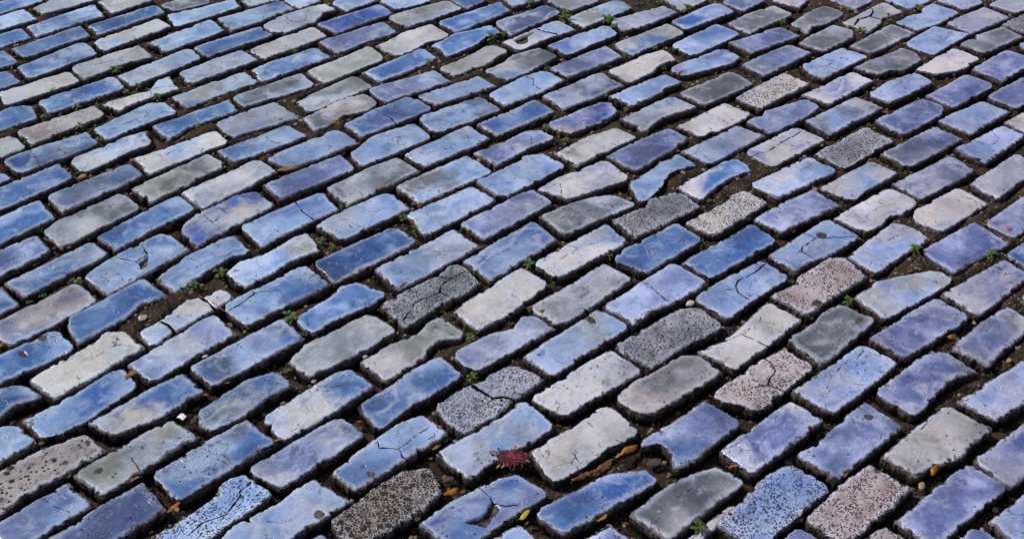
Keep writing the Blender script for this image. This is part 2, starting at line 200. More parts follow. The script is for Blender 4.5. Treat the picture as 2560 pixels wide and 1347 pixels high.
lo|266,18967/1729,20478/2319,19942 1359,19002/805,18425|h1408,20167 1618,20194 1712,20079 1564,20054|light blue and olive brick, just below the brick with a round grey patch
k#|1995,19357 3382,20574/3783,20587/4148,20080 4027,19881 3398,19440/2646,18715|h2795,19918 2860,19960 2916,19903 2852,19862|dark finely speckled brick, lower right of the photo
vw:|385,17787 1278,18672/1918,19242/2500,18656/994,17371||pale lavender grey and white brick, just above the pale swirled brick beside magenta petals
qg:|1941,17835 2337,18314 3267,19062/3581,19109/3976,18613 3011,17783/2527,17400 2287,17526||pinkish grey brick, to the upper right of the pale swirled brick beside magenta petals
wo|3601,19221 4105,19538 4500,19974/5165,20838/5748,20251/4219,18710|c3761,19264 4105,19538 4524,19781 4897,20184 5099,20550;w4524,19781 4723,19634 4982,19415;c4897,20184 5276,20078|beige brick with forked cracks, lower right of the photo
q#|5260,21048 5845,21447 5939,21708 6686,22397/7010,22431/7346,21757 6291,20793/5900,20416|h6052,20867 6212,20914 6215,20791 6100,20705|pinkish porous swirled brick, middle right of the photo
lo|6949,21063 7553,21634 8149,21871/8706,22022 8964,22009/9139,21732 8726,21375/7460,20387|c8369,21923 8271,21616 8458,21219;c7787,21642 7956,21476 8266,21487|brick with a beige oval, middle far right of the photo
vp:|8779,21229/10407,22483/10815,21920/9343,20550|c10526,21997 10309,21968 10042,21676 9849,21541;c10155,22250 10289,22077|pale lavender grey brick, to the right of the brick with a beige oval
g:|5369,19655 6008,20181 6214,20506/6624,20825/7226,20340 6524,19540/5933,18945|h6786,20186 6893,20349 7006,20352 6902,20210|chipped dark grey brick, lower far right of the photo
pg:|6991,19746/8632,21099/9131,20502 8740,20152/7554,19180||periwinkle and grey brick with small pits, just below the brick with a beige oval
gp|8529,19529 9271,20288/10045,20898/10409,20365/9089,19027||smooth grey brick, two bricks lower right of the brick with a beige oval
q#|3725,17975 4293,18551 4890,19114/5267,19387/5757,18885/4556,17594|w4885,19077 5021,18717 4842,18462 4821,18321 5098,18155;w4798,18320 4480,18205;c5021,18717 5346,18981|cracked pink porous brick, lower right of the photo
lv:|5243,18125 6552,19316/6805,19493/7396,19010/5861,17534|c6802,19361 6612,19132 6281,18902 6175,18718|light blue and lavender brick with a hairline crack, just below the chipped dark grey brick
pw|6766,18172 7385,18756 7757,19131/8120,19441 8417,19375/8808,18872 8233,18568 7867,18136/7388,17580 7069,17873||periwinkle and white brick, just above the grey-green brick with round pits
lv:|8253,17977/9885,19217/10352,18669/8827,17458||light blue and lavender brick, to the upper right of the grey-green brick with round pits
l:|10318,21177/10929,21621/11309,21210/10536,20772||light blue brick with small pits, two bricks right of the brick with a beige oval
a|-9651,17467/-9127,17875 -8878,17883/-8496,17604 -8871,17357/-9120,16956||deep blue brick, to the lower left of the cream brick with long cracks
lb|-8631,16954 -7907,17690/-7391,18332 -7247,18408/-6824,17964 -7575,16905/-7986,16574 -8186,16584||light blue brick with an uneven worn edge, just below the cream brick with long cracks
bw|-7447,16925 -6387,18012/-6078,18284/-5610,17812 -6181,17109/-6943,16605||mid blue and white brick, to the upper right of the pumice-like brick
bo~:|-5579,17325 -5002,17986 -4912,18127/-4475,18423 -4310,18411/-4000,18051 -4426,17695 -4751,17218/-5231,16815 -5477,16936||swirled mid blue and olive brick, two bricks left of the bitten olive brick
lp|-9243,16600/-8800,16788 -8637,16761/-8232,16410/-8721,15817||light blue brick, to the upper left of the pumice-like brick
Q#|-8939,15398 -8465,15884 -7956,16325/-7439,16654/-6976,16231 -7873,15342/-8388,14626||pumice-like brick, bottom far left of the photo
ol:|-7341,15648 -6269,16816/-5979,17001/-5449,16586 -5691,16392/-6731,15145|c-6480,16062 -6230,15739;h-7045,15686 -6984,15777 -6850,15751 -6918,15690|olive grey and pale blue brick with a hollow, to the right of the pumice-like brick
pb|-8383,14369/-7399,15442/-6847,14959/-7836,13923|c-7712,15089 -7478,14927 -7172,14797|periwinkle brick, to the left of the blue brick with a white line
bs:|-6012,15672/-4683,17089/-4060,16533/-5446,15068|c-4902,16017 -4719,15842;h-4903,16138 -4876,16163 -4838,16134 -4867,16115|mid blue and slate brick, just above the speckled pale brick with a crack
p:|-7406,14143 -6713,14921/-6142,15463/-5635,14895/-6860,13566|c-6911,14449 -6707,14294|blue brick with a white line, bottom far left of the photo
l#|-5700,14295 -5132,14853 -4895,15112 -4785,15516/-4581,15668 -4412,15673/-3925,15281/-5096,13919|w-4329,15558 -4481,15351 -4456,15209 -4595,14841 -4994,14583 -5145,14337;c-4456,15209 -4191,15245|speckled pale brick with a crack, bottom left of the photo
lv|-4648,14165 -4422,14571 -3753,15116 -3551,15435/-3289,15676/-2638,15175/-3875,13977|c-3913,14694 -3660,14647 -3399,14818;h-3198,14852 -3093,14994 -2973,14858 -3068,14800|light blue and lavender brick, to the right of the speckled pale brick with a crack
bw~:|-4405,17114 -3664,17923/-3197,18428 -2968,18471/-2498,18080 -3133,17332/-3927,16568|c-3477,17895 -3331,17831;c-3303,17969 -3105,18044|swirled mid blue and white brick, to the lower left of the bitten olive brick
b~|-2729,17544 -2080,18181 -1873,18505/-1336,18939/-886,18394 -1585,17714 -1922,17369/-2306,16902||swirled mid blue brick with an uneven worn edge, just below the bitten olive brick
v#|-1323,17520 -803,18081 -484,18230 -352,18482/66,18746/629,18335 77,17731 -298,17253/-775,16851 -1053,17100|g-499,17952 -289,17788 -107,17827 100,17732;c-311,17753 -621,17508;g-713,18153 -499,17952|grey pitted brick cracked in two, lower centre of the photo
pw~|-4425,15851/-3052,17220/-2535,16767/-3807,15443|p-3104,16375 -3046,16438 -2952,16379 -3010,16316|swirled periwinkle and white brick, to the left of the brick with two round dimples
lbe|-3000,15802 -2463,16486 -1985,17040/-1558,17307/-1084,16842/-2542,15406|w-2297,16585 -2261,16430 -1908,16379 -1807,16197 -1690,16079;c-1889,16410 -1729,16602 -1403,16993;h-2515,15950 -2477,15996 -2430,15953 -2468,15907;h-2392,15790 -2336,15866 -2243,15794 -2319,15704|brick with two round dimples, bottom left of the photo
lo|-1241,16306 -1024,16529 -97,17292 147,17632/305,17704/820,17059 463,16698 -80,16278 -398,16056/-622,15723||light blue and olive brick, just below the grey pitted brick cracked in two
K#|-2874,14696 -2118,15592 -1823,15866/-1339,15969/-1116,15446 -1403,15013 -1975,14476/-2391,14200 -2713,14376||brown honeycombed brick, bottom left of the photo
bp:|-1423,14708 -997,15164 -490,15580/119,15921/692,15440/-782,14112|w-468,15552 -294,15355 -228,15214 -60,15148 148,15168;h-249,15242 -121,15076 -240,14850 -338,14683 -688,14756 -467,14872 -347,15014|blue brick with a torn hollow, bottom centre of the photo
b|-4199,13337/-3005,14448/-2567,13986/-3777,12913||mid blue brick, to the lower left of the brown honeycombed brick
l|-2990,13295/-1745,14402/-1292,13969/-2536,12897||light blue brick, just below the brown honeycombed brick
lo|-840,13878/183,14725/689,14204/-369,13388||light blue and olive brick, two bricks left of the plain grey brick
wo~|387,16415 850,16836 1397,17304 1587,17575/1840,17650/2329,16975 1721,16547 1314,16136/812,15705|c1395,17272 1563,16985 2015,16712;c1127,16405 1272,16165|pale swirled brick beside magenta petals, bottom centre of the photo
pb:|2314,16589 2393,16770 2627,16952/3588,17838/4176,17257 3473,16567 3105,16157/2882,16076 2845,16394 2788,16625 2611,16736||brick with a scooped corner, bottom right of the photo
b:|450,14966 826,15244 1690,15877/2362,16016/2569,15784/937,14529||mid blue brick, to the lower left of the brick with a scooped corner
go|2044,15024 2514,15491 3085,15947/3601,16157/4041,15811/2620,14494|c2865,15415 3117,15624|plain grey brick, bottom right of the photo
lp|369,13656/1680,14780/2120,14295/795,13271||light blue brick, to the lower left of the plain grey brick
qd:|2622,14282/3761,15354/3880,15300/2817,14208||pinkish grey brick with small pits, to the lower right of the plain grey brick
pw~:|3693,16511 4487,17266/5142,17852/5649,17366/4199,15979|c3730,16543 4013,16708 4478,17201|swirled periwinkle and white brick, to the right of the brick with a scooped corner
pl:|5033,16488 5423,16718 5646,16978 6216,17615/6523,17894/7070,17278/5621,15900|h6395,17488 6545,17558 6599,17494 6472,17424|periwinkle and pale blue brick with a hollow, just above the pinkish porous brick
ow:|6535,16470 7447,17355/8022,17838/8653,17244 8213,16863 7890,16479 7288,16248/7012,15999|c6535,16470 7272,17090 7863,17665|grey-green brick with round pits, bottom far right of the photo
pv|8154,16487/9543,17582/9920,17008/8565,15807||periwinkle and lavender brick, to the right of the grey-green brick with round pits
l#|3455,14815 3926,15359 4256,15773 4579,16079/4884,16239/5459,15719/4070,14295||porous light blue brick, to the right of the plain grey brick
q#|4939,14966 5814,15906/6280,16295/6885,15730/5482,14412|h6306,16159 6378,16191 6433,16148 6355,16085|pinkish porous brick, bottom far right of the photo
p|6445,15007/7993,16374/8522,15806 7891,15299 7443,14869/6935,14398||periwinkle brick, just below the grey-green brick with round pits
lp:|7993,14994/9286,16064/9629,15490/8382,14437||light blue brick, two bricks lower right of the grey-green brick with round pits
p|3500,13588/4803,14770/5294,14275/3987,13160||periwinkle brick, to the lower left of the pinkish porous brick
q#|4900,13750/6207,14863/6711,14392/5405,13317||porous pinkish grey brick, just below the pinkish porous brick
p|6260,13660/7717,14890/8243,14380/6825,13185||periwinkle brick, two bricks lower right of the pinkish porous brick
"""
SMALL="""\
W|-0.7822,3.4502|0.0178||leafy green weed clump to the left of the cracked pitted grey brick
W|-1.2044,3.3004|0.0086||tiny green weed sprig to the upper left of the cream brick split lengthways
W|-1.1506,3.2104|0.0101||tiny green weed sprig to the upper right of the long cream brick with a dot
W|-1.0715,3.1470|0.0116||small green weed tuft above the cream brick split lengthways
W|-1.1184,3.0978|0.0098||tiny green weed sprig to the left of the cream brick split lengthways
W|-1.0463,3.0236|0.0193||leafy green weed clump below the cream brick split lengthways
W|-1.0794,2.9777|0.0095||tiny green weed sprig to the lower left of the cream brick split lengthways
W|-1.2793,2.9388|0.0079||tiny green weed sprig to the left of the long cream brick with a dot
W|-0.9835,3.3505|0.0069||tiny green weed sprig to the upper right of the cream brick split lengthways
W|-0.9599,2.9359|0.0158||leafy green weed clump above the thin ragged white brick
W|-0.9842,2.9118|0.0110||small green weed tuft to the left of the thin ragged white brick
W|-1.0435,2.8672|0.0139||small green weed tuft to the upper right of the pinkish pitted brick
W|-1.0903,2.8335|0.0154||leafy green weed clump to the upper right of the pinkish pitted brick
W|-1.1251,2.8038|0.0107||small green weed tuft to the upper left of the pinkish pitted brick
W|-1.1513,2.7780|0.0106||small green weed tuft to the left of the pinkish pitted brick
W|-1.2138,2.7061|0.0134||small green weed tuft to the lower left of the long cream brick with a dot
W|-1.1628,2.6585|0.0088||tiny green weed sprig to the lower left of the pinkish pitted brick
W|-1.0493,2.7307|0.0165||leafy green weed clump to the right of the pinkish pitted brick
W|-0.9888,2.6741|0.0118||small green weed tuft to the lower right of the pinkish pitted brick
W|-0.8862,2.7645|0.0076||tiny green weed sprig to the lower right of the thin ragged white brick
W|-0.9038,2.8860|0.0187||leafy green weed clump to the right of the thin ragged white brick
W|-0.6812,2.7040|0.0134||small green weed tuft below the blue brick with olive patches
W|-0.7727,2.7540|0.0136||small green weed tuft to the upper right of the white brick with branching cracks
W|-0.7164,2.6390|0.0073||tiny green weed sprig to the right of the white brick with branching cracks
W|-0.5589,2.6710|0.0089||tiny green weed sprig to the lower right of the blue brick with olive patches
W|-0.7795,2.8783|0.0093||tiny green weed sprig to the lower left of the blue brick with olive patches
W|-0.6082,3.1605|0.0117||small green weed tuft below the cracked pitted grey brick
W|-0.5774,3.1804|0.0067||tiny green weed sprig below the cracked pitted grey brick
W|-0.7976,2.5660|0.0058||tiny green weed sprig to the upper left of the plain dark slate brick
W|-0.9174,2.5696|0.0043||tiny green weed sprig to the upper left of the grey-blue peppered brick
W|-1.1546,3.3747|0.0070||tiny green weed sprig above the cream brick split lengthways
P|-0.7078,3.0593|0.0091|t|tan pebble to the upper right of the blue brick with olive patches
W|-0.3582,3.2504|0.0137||small green weed tuft to the lower right of the vivid blue brick
W|-0.2282,3.0910|0.0165||leafy green weed clump to the upper right of the azure brick cracked across
W|-0.2118,3.1491|0.0117||small green weed tuft to the upper right of the azure brick cracked across
W|-0.0366,3.2805|0.0138||small green weed tuft to the left of the white brick with a grassy hole
W|-0.0702,3.2446|0.0205||leafy green weed clump to the left of the white brick with a grassy hole
W|-0.1145,3.0539|0.0098||tiny green weed sprig to the lower left of the white brick with a grassy hole
W|-0.3588,2.9058|0.0095||tiny green weed sprig to the upper left of the azure brick cracked across
W|-0.1907,2.7356|0.0061||tiny green weed sprig to the right of the azure brick cracked across
W|-0.4070,2.6427|0.0074||tiny green weed sprig to the lower left of the azure brick cracked across
W|-0.2303,3.3459|0.0070||tiny green weed sprig to the right of the vivid blue brick
W|-0.2496,3.2138|0.0085||tiny green weed sprig right of the vivid blue brick, against a cream white one
P|-0.3968,3.2071|0.0095|w|whitish shell-like pebble to the lower right of the vivid blue brick
P|-0.1463,3.0317|0.0114|d|dark stone chunk to the upper right of the azure brick cracked across
P|-0.0810,2.6217|0.0147|t|tan pebble to the lower right of the azure brick cracked across
L|-0.4373,2.7707|0.0183|o|curled orange brown leaf to the left of the azure brick cracked across
W|0.0303,3.4682|0.0216||leafy green weed clump to the upper left of the white brick with a grassy hole
W|0.1374,3.4278|0.0161||small green weed tuft to the upper right of the white brick with a grassy hole
W|0.1431,3.3673|0.0247||leafy green weed clump to the upper right of the white brick with a grassy hole
W|0.2459,3.3841|0.0248||leafy green weed clump to the left of the half olive, half blue brick
W|0.2786,3.3340|0.0158||small green weed tuft to the left of the half olive, half blue brick
W|0.4823,3.4565|0.0216||leafy green weed clump to the upper right of the half olive, half blue brick
W|0.4110,3.5075|0.0146||small green weed tuft above the half olive, half blue brick
W|0.0171,3.2486|0.0103||tiny green weed sprig to the left of the white brick with a grassy hole
W|0.1292,3.0368|0.0082||tiny green weed sprig to the upper left of the vivid blue brick with pale edges
W|0.2934,3.1680|0.0118||small green weed tuft to the lower left of the half olive, half blue brick
W|0.3271,3.1695|0.0101||tiny green weed sprig to the lower left of the half olive, half blue brick
W|0.3727,3.2158|0.0120||small green weed tuft below the half olive, half blue brick
W|0.0806,3.0764|0.0132||small green weed tuft below the white brick with a grassy hole
W|0.2467,3.1048|0.0083||tiny green weed sprig above the vivid blue brick with pale edges
W|0.3905,3.1005|0.0116||small green weed tuft to the lower right of the half olive, half blue brick
W|0.2292,2.9404|0.0112||small green weed tuft to the upper right of the vivid blue brick with pale edges
W|0.2766,2.8778|0.0110||small green weed tuft to the right of the vivid blue brick with pale edges
W|0.0809,2.7767|0.0153||leafy green weed clump to the left of the vivid blue brick with pale edges
W|0.1253,2.7071|0.0136||small green weed tuft to the left of the plain beige brick
W|0.3183,2.7562|0.0107||small green weed tuft to the upper left of the narrow hooked pale brick
W|0.2202,2.8098|0.0093||tiny green weed sprig to the lower right of the vivid blue brick with pale edges
L|0.4318,3.0638|0.0181|r|curled red leaf to the lower right of the half olive, half blue brick
P|0.3891,2.6799|0.0084|w|whitish shell-like pebble to the right of the narrow hooked pale brick
W|1.1642,3.5056|0.0165||small green weed tuft to the right of the white brick in pieces
W|1.0525,3.4179|0.0126||small green weed tuft right of the white brick in pieces, against a smooth grey one
W|0.9606,3.3419|0.0177||leafy green weed clump to the lower left of the white brick in pieces
W|0.9084,3.3991|0.0125||small green weed tuft to the left of the white brick in pieces
W|0.6375,3.0589|0.0083||tiny green weed sprig to the upper left of the white brick peppered with holes
W|0.7312,2.8588|0.0110||small green weed tuft to the left of the plain dark grey brick
W|0.7702,2.7655|0.0062||tiny green weed sprig to the left of the broken grey speckled brick
W|0.9644,2.7733|0.0046||tiny green weed sprig to the right of the broken grey speckled brick
W|0.7479,3.3916|0.0143||small green weed tuft above the white brick peppered with holes
W|1.2631,2.9029|0.0096||tiny green weed sprig below the lavender brick with flaking pits
W|0.9527,3.4623|0.0109||tiny green weed sprig to the left of the white brick in pieces
P|1.0560,3.2692|0.0104|b|brown pebble to the lower right of the white brick in pieces
P|0.6235,3.1754|0.0102|b|brown pebble to the upper left of the white brick peppered with holes
P|1.1595,3.0989|0.0117|d|dark stone chunk to the lower left of the lavender brick with flaking pits
P|0.7407,2.7199|0.0106|t|tan pebble to the left of the broken grey speckled brick
W|-1.1220,2.5189|0.0085||tiny green weed sprig lower left of the pinkish pitted brick, against a mid blue one
W|-1.0003,2.5289|0.0085||tiny green weed sprig below the pinkish pitted brick
W|-1.0171,2.2962|0.0093||small green weed tuft to the left of the grey-blue peppered brick
W|-0.9214,2.2715|0.0079||tiny green weed sprig to the left of the grey-blue peppered brick
W|-0.9877,2.1740|0.0064||tiny green weed sprig above the blue brick with tan scars
W|-0.9030,2.1228|0.0101||small green weed tuft above the cream brick with long cracks
W|-0.8804,2.1150|0.0076||tiny green weed sprig above the cream brick with long cracks
W|-0.5357,2.2414|0.0079||tiny green weed sprig to the upper left of the dumbbell shaped cream brick
W|-0.6012,2.1482|0.0179||leafy green weed clump to the upper right of the broken narrow white brick
W|-0.6426,2.0999|0.0151||leafy green weed clump above the broken narrow white brick
W|-0.7013,2.3952|0.0096||small green weed tuft to the left of the half vivid blue, half white brick
W|-0.9688,2.2329|0.0065||tiny green weed sprig left of the grey-blue peppered brick, against a mid blue one
P|-0.9838,2.5108|0.0170|t|tan pebble below the pinkish pitted brick
P|-0.9380,2.2363|0.0092|w|whitish shell-like pebble to the left of the grey-blue peppered brick
W|-0.4096,2.2758|0.0133||leafy green weed clump to the left of the plain deep blue brick
W|-0.3828,2.2537|0.0106||small green weed tuft to the left of the plain deep blue brick
W|-0.3022,2.3268|0.0108||small green weed tuft above the plain deep blue brick
W|-0.2098,2.3254|0.0122||small green weed tuft to the right of the plain deep blue brick
W|-0.2417,2.3677|0.0137||leafy green weed clump to the upper right of the plain deep blue brick
W|-0.3800,2.4121|0.0097||small green weed tuft to the upper left of the plain deep blue brick
W|-0.3873,2.3795|0.0069||tiny green weed sprig to the upper left of the plain deep blue brick
W|-0.2805,2.5138|0.0086||tiny green weed sprig below the azure brick cracked across
W|0.0345,2.2052|0.0157||leafy green weed clump to the upper left of the brick with a round grey patch
W|-0.1976,2.1363|0.0090||small green weed tuft to the upper left of the pitted brick split by cracks
P|-0.3588,2.5782|0.0064|w|whitish shell-like pebble to the lower left of the azure brick cracked across
P|-0.2200,2.4281|0.0139|b|brown pebble to the upper right of the plain deep blue brick
P|0.0396,2.5207|0.0143|b|brown pebble to the lower left of the plain beige brick
P|0.0816,2.4292|0.0112|b|brown pebble lower left of the plain beige brick, against a smooth grey one
P|-0.0874,2.3155|0.0108|b|brown pebble to the upper right of the pitted brick split by cracks
L|-0.5203,2.5502|0.0273|n|dry tan leaf strip to the upper right of the half vivid blue, half white brick
L|-0.2945,2.4792|0.0155|m|crumpled brown dead leaf above the plain deep blue brick
W|0.2051,2.2381|0.0119||small green weed tuft to the upper right of the brick with a round grey patch
W|0.4074,2.3004|0.0122||small green weed tuft to the lower left of the white finely speckled brick
W|0.1829,2.4842|0.0071||tiny green weed sprig below the plain beige brick
W|0.4855,2.3650|0.0097||small green weed tuft below the white finely speckled brick
W|0.1372,2.5837|0.0073||tiny green weed sprig to the lower left of the plain beige brick
W|0.0849,2.1459|0.0064||tiny green weed sprig to the upper left of the brick with a round grey patch
P|0.3973,2.4158|0.0168|t|tan pebble to the right of the ragged grey pitted brick
P|0.4417,2.4655|0.0142|b|brown pebble to the left of the white finely speckled brick
P|0.5170,2.3955|0.0139|b|brown pebble to the lower right of the white finely speckled brick
W|0.8577,2.2701|0.0202||leafy green weed clump to the lower right of the pale brick with a bite
W|1.0183,2.2621|0.0162||leafy green weed clump to the right of the brick with a beige oval
W|0.7375,2.4435|0.0071||tiny green weed sprig to the upper right of the pale brick with a pit
W|0.5802,2.1715|0.0078||tiny green weed sprig to the left of the pinkish porous swirled brick
W|0.6333,2.2306|0.0053||tiny green weed sprig below the pale brick with a pit
W|0.9006,2.3704|0.0069||tiny green weed sprig to the right of the pale brick with a bite
W|0.9159,2.6029|0.0074||tiny green weed sprig to the lower right of the broken grey speckled brick
W|0.8794,2.2280|0.0053||tiny green weed sprig to the upper right of the brick with a beige oval
W|0.7437,2.6378|0.0074||tiny green weed sprig to the lower left of the broken grey speckled brick
P|0.7731,2.3513|0.0138|b|brown pebble to the left of the pale brick with a bite
P|0.6121,2.3527|0.0138|b|brown pebble to the upper left of the pale brick with a pit
P|1.0112,2.4136|0.0084|w|whitish shell-like pebble to the right of the pale brick with a bite
L|1.0859,2.3650|0.0083|p|small pink petal to the upper right of the brick with a beige oval
W|-0.6530,2.0889|0.0088||small green weed tuft above the broken narrow white brick
W|-0.6620,2.0720|0.0088||small green weed tuft to the upper left of the broken narrow white brick
W|-0.9633,2.0495|0.0074||tiny green weed sprig above the blue brick with tan scars, against a mid blue one
W|-0.9416,2.0688|0.0087||small green weed tuft above the blue brick with tan scars
W|-0.8782,1.9592|0.0072||tiny green weed sprig to the upper left of the cream brick with long cracks
W|-0.4339,2.0109|0.0197||leafy green weed clump below the dumbbell shaped cream brick
W|-0.4052,1.9649|0.0097||small green weed tuft to the lower right of the dumbbell shaped cream brick
W|-0.5509,1.9893|0.0049||tiny green weed sprig to the right of the broken narrow white brick
P|-0.7215,1.9896|0.0183|a|pale angular stone chip to the left of the broken narrow white brick
P|-0.5803,1.8916|0.0118|w|whitish shell-like pebble below the broken narrow white brick
L|-0.7029,1.8300|0.0208|n|dry tan leaf strip to the right of the cream brick with long cracks
L|-0.5202,1.8059|0.0092|o|curled orange brown leaf to the lower right of the broken narrow white brick
L|-0.5531,1.7740|0.0068|o|curled orange brown leaf below the broken narrow white brick
L|-0.9686,1.9014|0.0118|o|curled orange brown leaf to the left of the blue brick with tan scars
W|-0.2342,2.0095|0.0111||small green weed tuft to the upper left of the bitten olive brick
W|-0.1371,2.0407|0.0112||small green weed tuft below the pitted brick split by cracks
W|-0.1515,2.0302|0.0074||tiny green weed sprig below the pitted brick split by cracks
W|-0.2316,1.9514|0.0085||small green weed tuft to the left of the bitten olive brick
W|-0.0767,1.9564|0.0121||leafy green weed clump to the right of the bitten olive brick
W|-0.1160,1.9194|0.0060||tiny green weed sprig to the right of the bitten olive brick
W|-0.2497,1.9244|0.0060||tiny green weed sprig to the left of the bitten olive brick
W|-0.0046,2.0092|0.0074||tiny green weed sprig above the grey pitted brick cracked in two
W|-0.4184,1.8567|0.0082||small green weed tuft below the dumbbell shaped cream brick
W|-0.0712,1.8426|0.0140||leafy green weed clump to the upper left of the grey pitted brick cracked in two
W|-0.1686,2.0077|0.0062||tiny green weed sprig above the bitten olive brick
W|-0.2661,2.0465|0.0050||tiny green weed sprig to the upper left of the bitten olive brick
P|-0.2771,1.8994|0.0107|w|whitish shell-like pebble to the left of the bitten olive brick
P|-0.3638,1.8265|0.0104|w|whitish shell-like pebble to the upper left of the brick with two round dimples
L|-0.2195,2.1204|0.0127|m|crumpled brown dead leaf to the left of the pitted brick split by cracks
W|0.2883,1.8898|0.0119||leafy green weed clump to the lower left of the dark finely speckled brick
W|-0.0585,2.1196|0.0051||tiny green weed sprig to the right of the pitted brick split by cracks
W|0.4008,1.9815|0.0061||tiny green weed sprig to the left of the beige brick with forked cracks
P|0.3621,2.0858|0.0178|w|whitish shell-like pebble above the dark finely speckled brick
L|0.0361,2.0525|0.0113|m|crumpled brown dead leaf to the left of the brick with a round grey patch
L|0.0611,2.0392|0.0087|m|crumpled brown dead leaf to the lower left of the brick with a round grey patch
W|0.6831,2.1007|0.0141||leafy green weed clump to the upper right of the chipped dark grey brick
W|0.9153,2.0858|0.0077||tiny green weed sprig to the lower right of the brick with a beige oval
P|0.6002,2.0470|0.0075|t|tan pebble to the upper left of the chipped dark grey brick
P|0.7851,1.9425|0.0110|b|brown pebble below the brick with a beige oval
P|0.9596,1.9276|0.0109|t|tan pebble to the upper right of the grey-green brick with round pits
L|0.8678,1.9908|0.0198|o|curled orange brown leaf to the lower right of the brick with a beige oval
W|-0.8847,1.6996|0.0055||tiny green weed sprig to the upper left of the pumice-like brick
P|-0.5658,1.7091|0.0167|d|dark stone chunk above the speckled pale brick with a crack
P|-0.8177,1.6474|0.0109|b|brown pebble above the pumice-like brick
L|-0.5500,1.4956|0.0154|o|curled orange brown leaf to the left of the speckled pale brick with a crack
L|-0.6276,1.5591|0.0137|n|dry tan leaf strip to the upper right of the blue brick with a white line
L|-0.7425,1.5603|0.0074|n|dry tan leaf strip to the right of the pumice-like brick
L|-0.4015,1.6596|0.0088|n|dry tan leaf strip to the upper right of the speckled pale brick with a crack
L|-0.5842,1.7118|0.0111|W|white paper scrap above the speckled pale brick with a crack
W|-0.3474,1.7124|0.0045||tiny green weed sprig to the left of the brick with two round dimples
P|-0.1481,1.4900|0.0124|r|reddish brown clod to the lower right of the brown honeycombed brick
P|-0.1010,1.5800|0.0181|d|dark stone chunk to the upper left of the blue brick with a torn hollow
P|-0.1104,1.6777|0.0122|d|dark stone chunk to the lower left of the grey pitted brick cracked in two
L|-0.0930,1.5481|0.0179|o|curled orange brown leaf to the left of the blue brick with a torn hollow
L|-0.1243,1.6490|0.0109|n|dry tan leaf strip to the right of the brick with two round dimples
L|-0.1324,1.6211|0.0054|y|bright yellow leaf to the right of the brick with two round dimples
L|0.0297,1.4949|0.0155|y|bright yellow leaf to the right of the blue brick with a torn hollow
W|0.3228,1.4754|0.0165||leafy green weed clump to the lower right of the plain grey brick
L|0.2148,1.6589|0.0242|o|curled orange brown leaf to the right of the pale swirled brick beside magenta petals
L|0.1950,1.6398|0.0109|o|curled orange brown leaf to the lower right of the pale swirled brick beside magenta petals
L|0.1332,1.5867|0.0493|m|crumpled brown dead leaf below the pale swirled brick beside magenta petals
L|0.1665,1.6115|0.0281|m|crumpled brown dead leaf to the lower right of the pale swirled brick beside magenta petals
L|0.3899,1.6179|0.0141|n|dry tan leaf strip to the upper right of the plain grey brick
L|0.1590,1.4915|0.0145|o|curled orange brown leaf to the left of the plain grey brick
F|0.0019,1.6326|0.0381||crushed magenta flower to the upper right of the blue brick with a torn hollow
P|0.2545,1.6323|0.0240|d|dark stone chunk to the lower left of the brick with a scooped corner
P|0.7094,1.5882|0.0140|t|tan pebble to the lower left of the grey-green brick with round pits
P|0.4877,1.5047|0.0115|r|reddish brown clod to the left of the pinkish porous brick
L|0.7392,1.6219|0.0240|o|curled orange brown leaf below the grey-green brick with round pits
L|0.5815,1.6024|0.0076|n|dry tan leaf strip to the upper left of the pinkish porous brick
T|-0.6362,2.0811,-0.5082,1.9622|0||thin dry twig to the right of the broken narrow white brick
T|-0.9993,2.2640,-0.9382,2.2081|0||thin dry twig to the left of the grey-blue peppered brick
"""

scene = bpy.context.scene
COL = scene.collection
RNG = np.random.RandomState(7)
random.seed(7)

# ---------------------------------------------------------------- helpers
_T = RNG.rand(512, 512)
def vnoise(x, y):
    xi = np.floor(x).astype(int); yi = np.floor(y).astype(int)
    fx = x - xi; fy = y - yi
    fx = fx*fx*(3-2*fx); fy = fy*fy*(3-2*fy)
    a = _T[xi % 512, yi % 512]; b = _T[(xi+1) % 512, yi % 512]
    c = _T[xi % 512, (yi+1) % 512]; d = _T[(xi+1) % 512, (yi+1) % 512]
    return (a*(1-fx)+b*fx)*(1-fy)+(c*(1-fx)+d*fx)*fy
def fbm(x, y, o=3):
    s = 0; a = .5; t = 0
    for k in range(o):
        s = s + a*vnoise(x*2**k+17.3*k, y*2**k+5.7*k); t += a; a *= .5
    return s/t - .5                      # -0.5 .. 0.5
def lin(c):
    return tuple(((v/255)/12.92 if v/255 <= .04045 else (((v/255)+.055)/1.055)**2.4) for v in c)
def sstep(a, b, x):
    t = np.clip((x-a)/(b-a), 0, 1); return t*t*(3-2*t)
def tag(o, label, cat, group=None):
    o['label'] = label; o['category'] = cat
    if group: o['group'] = group
    return o
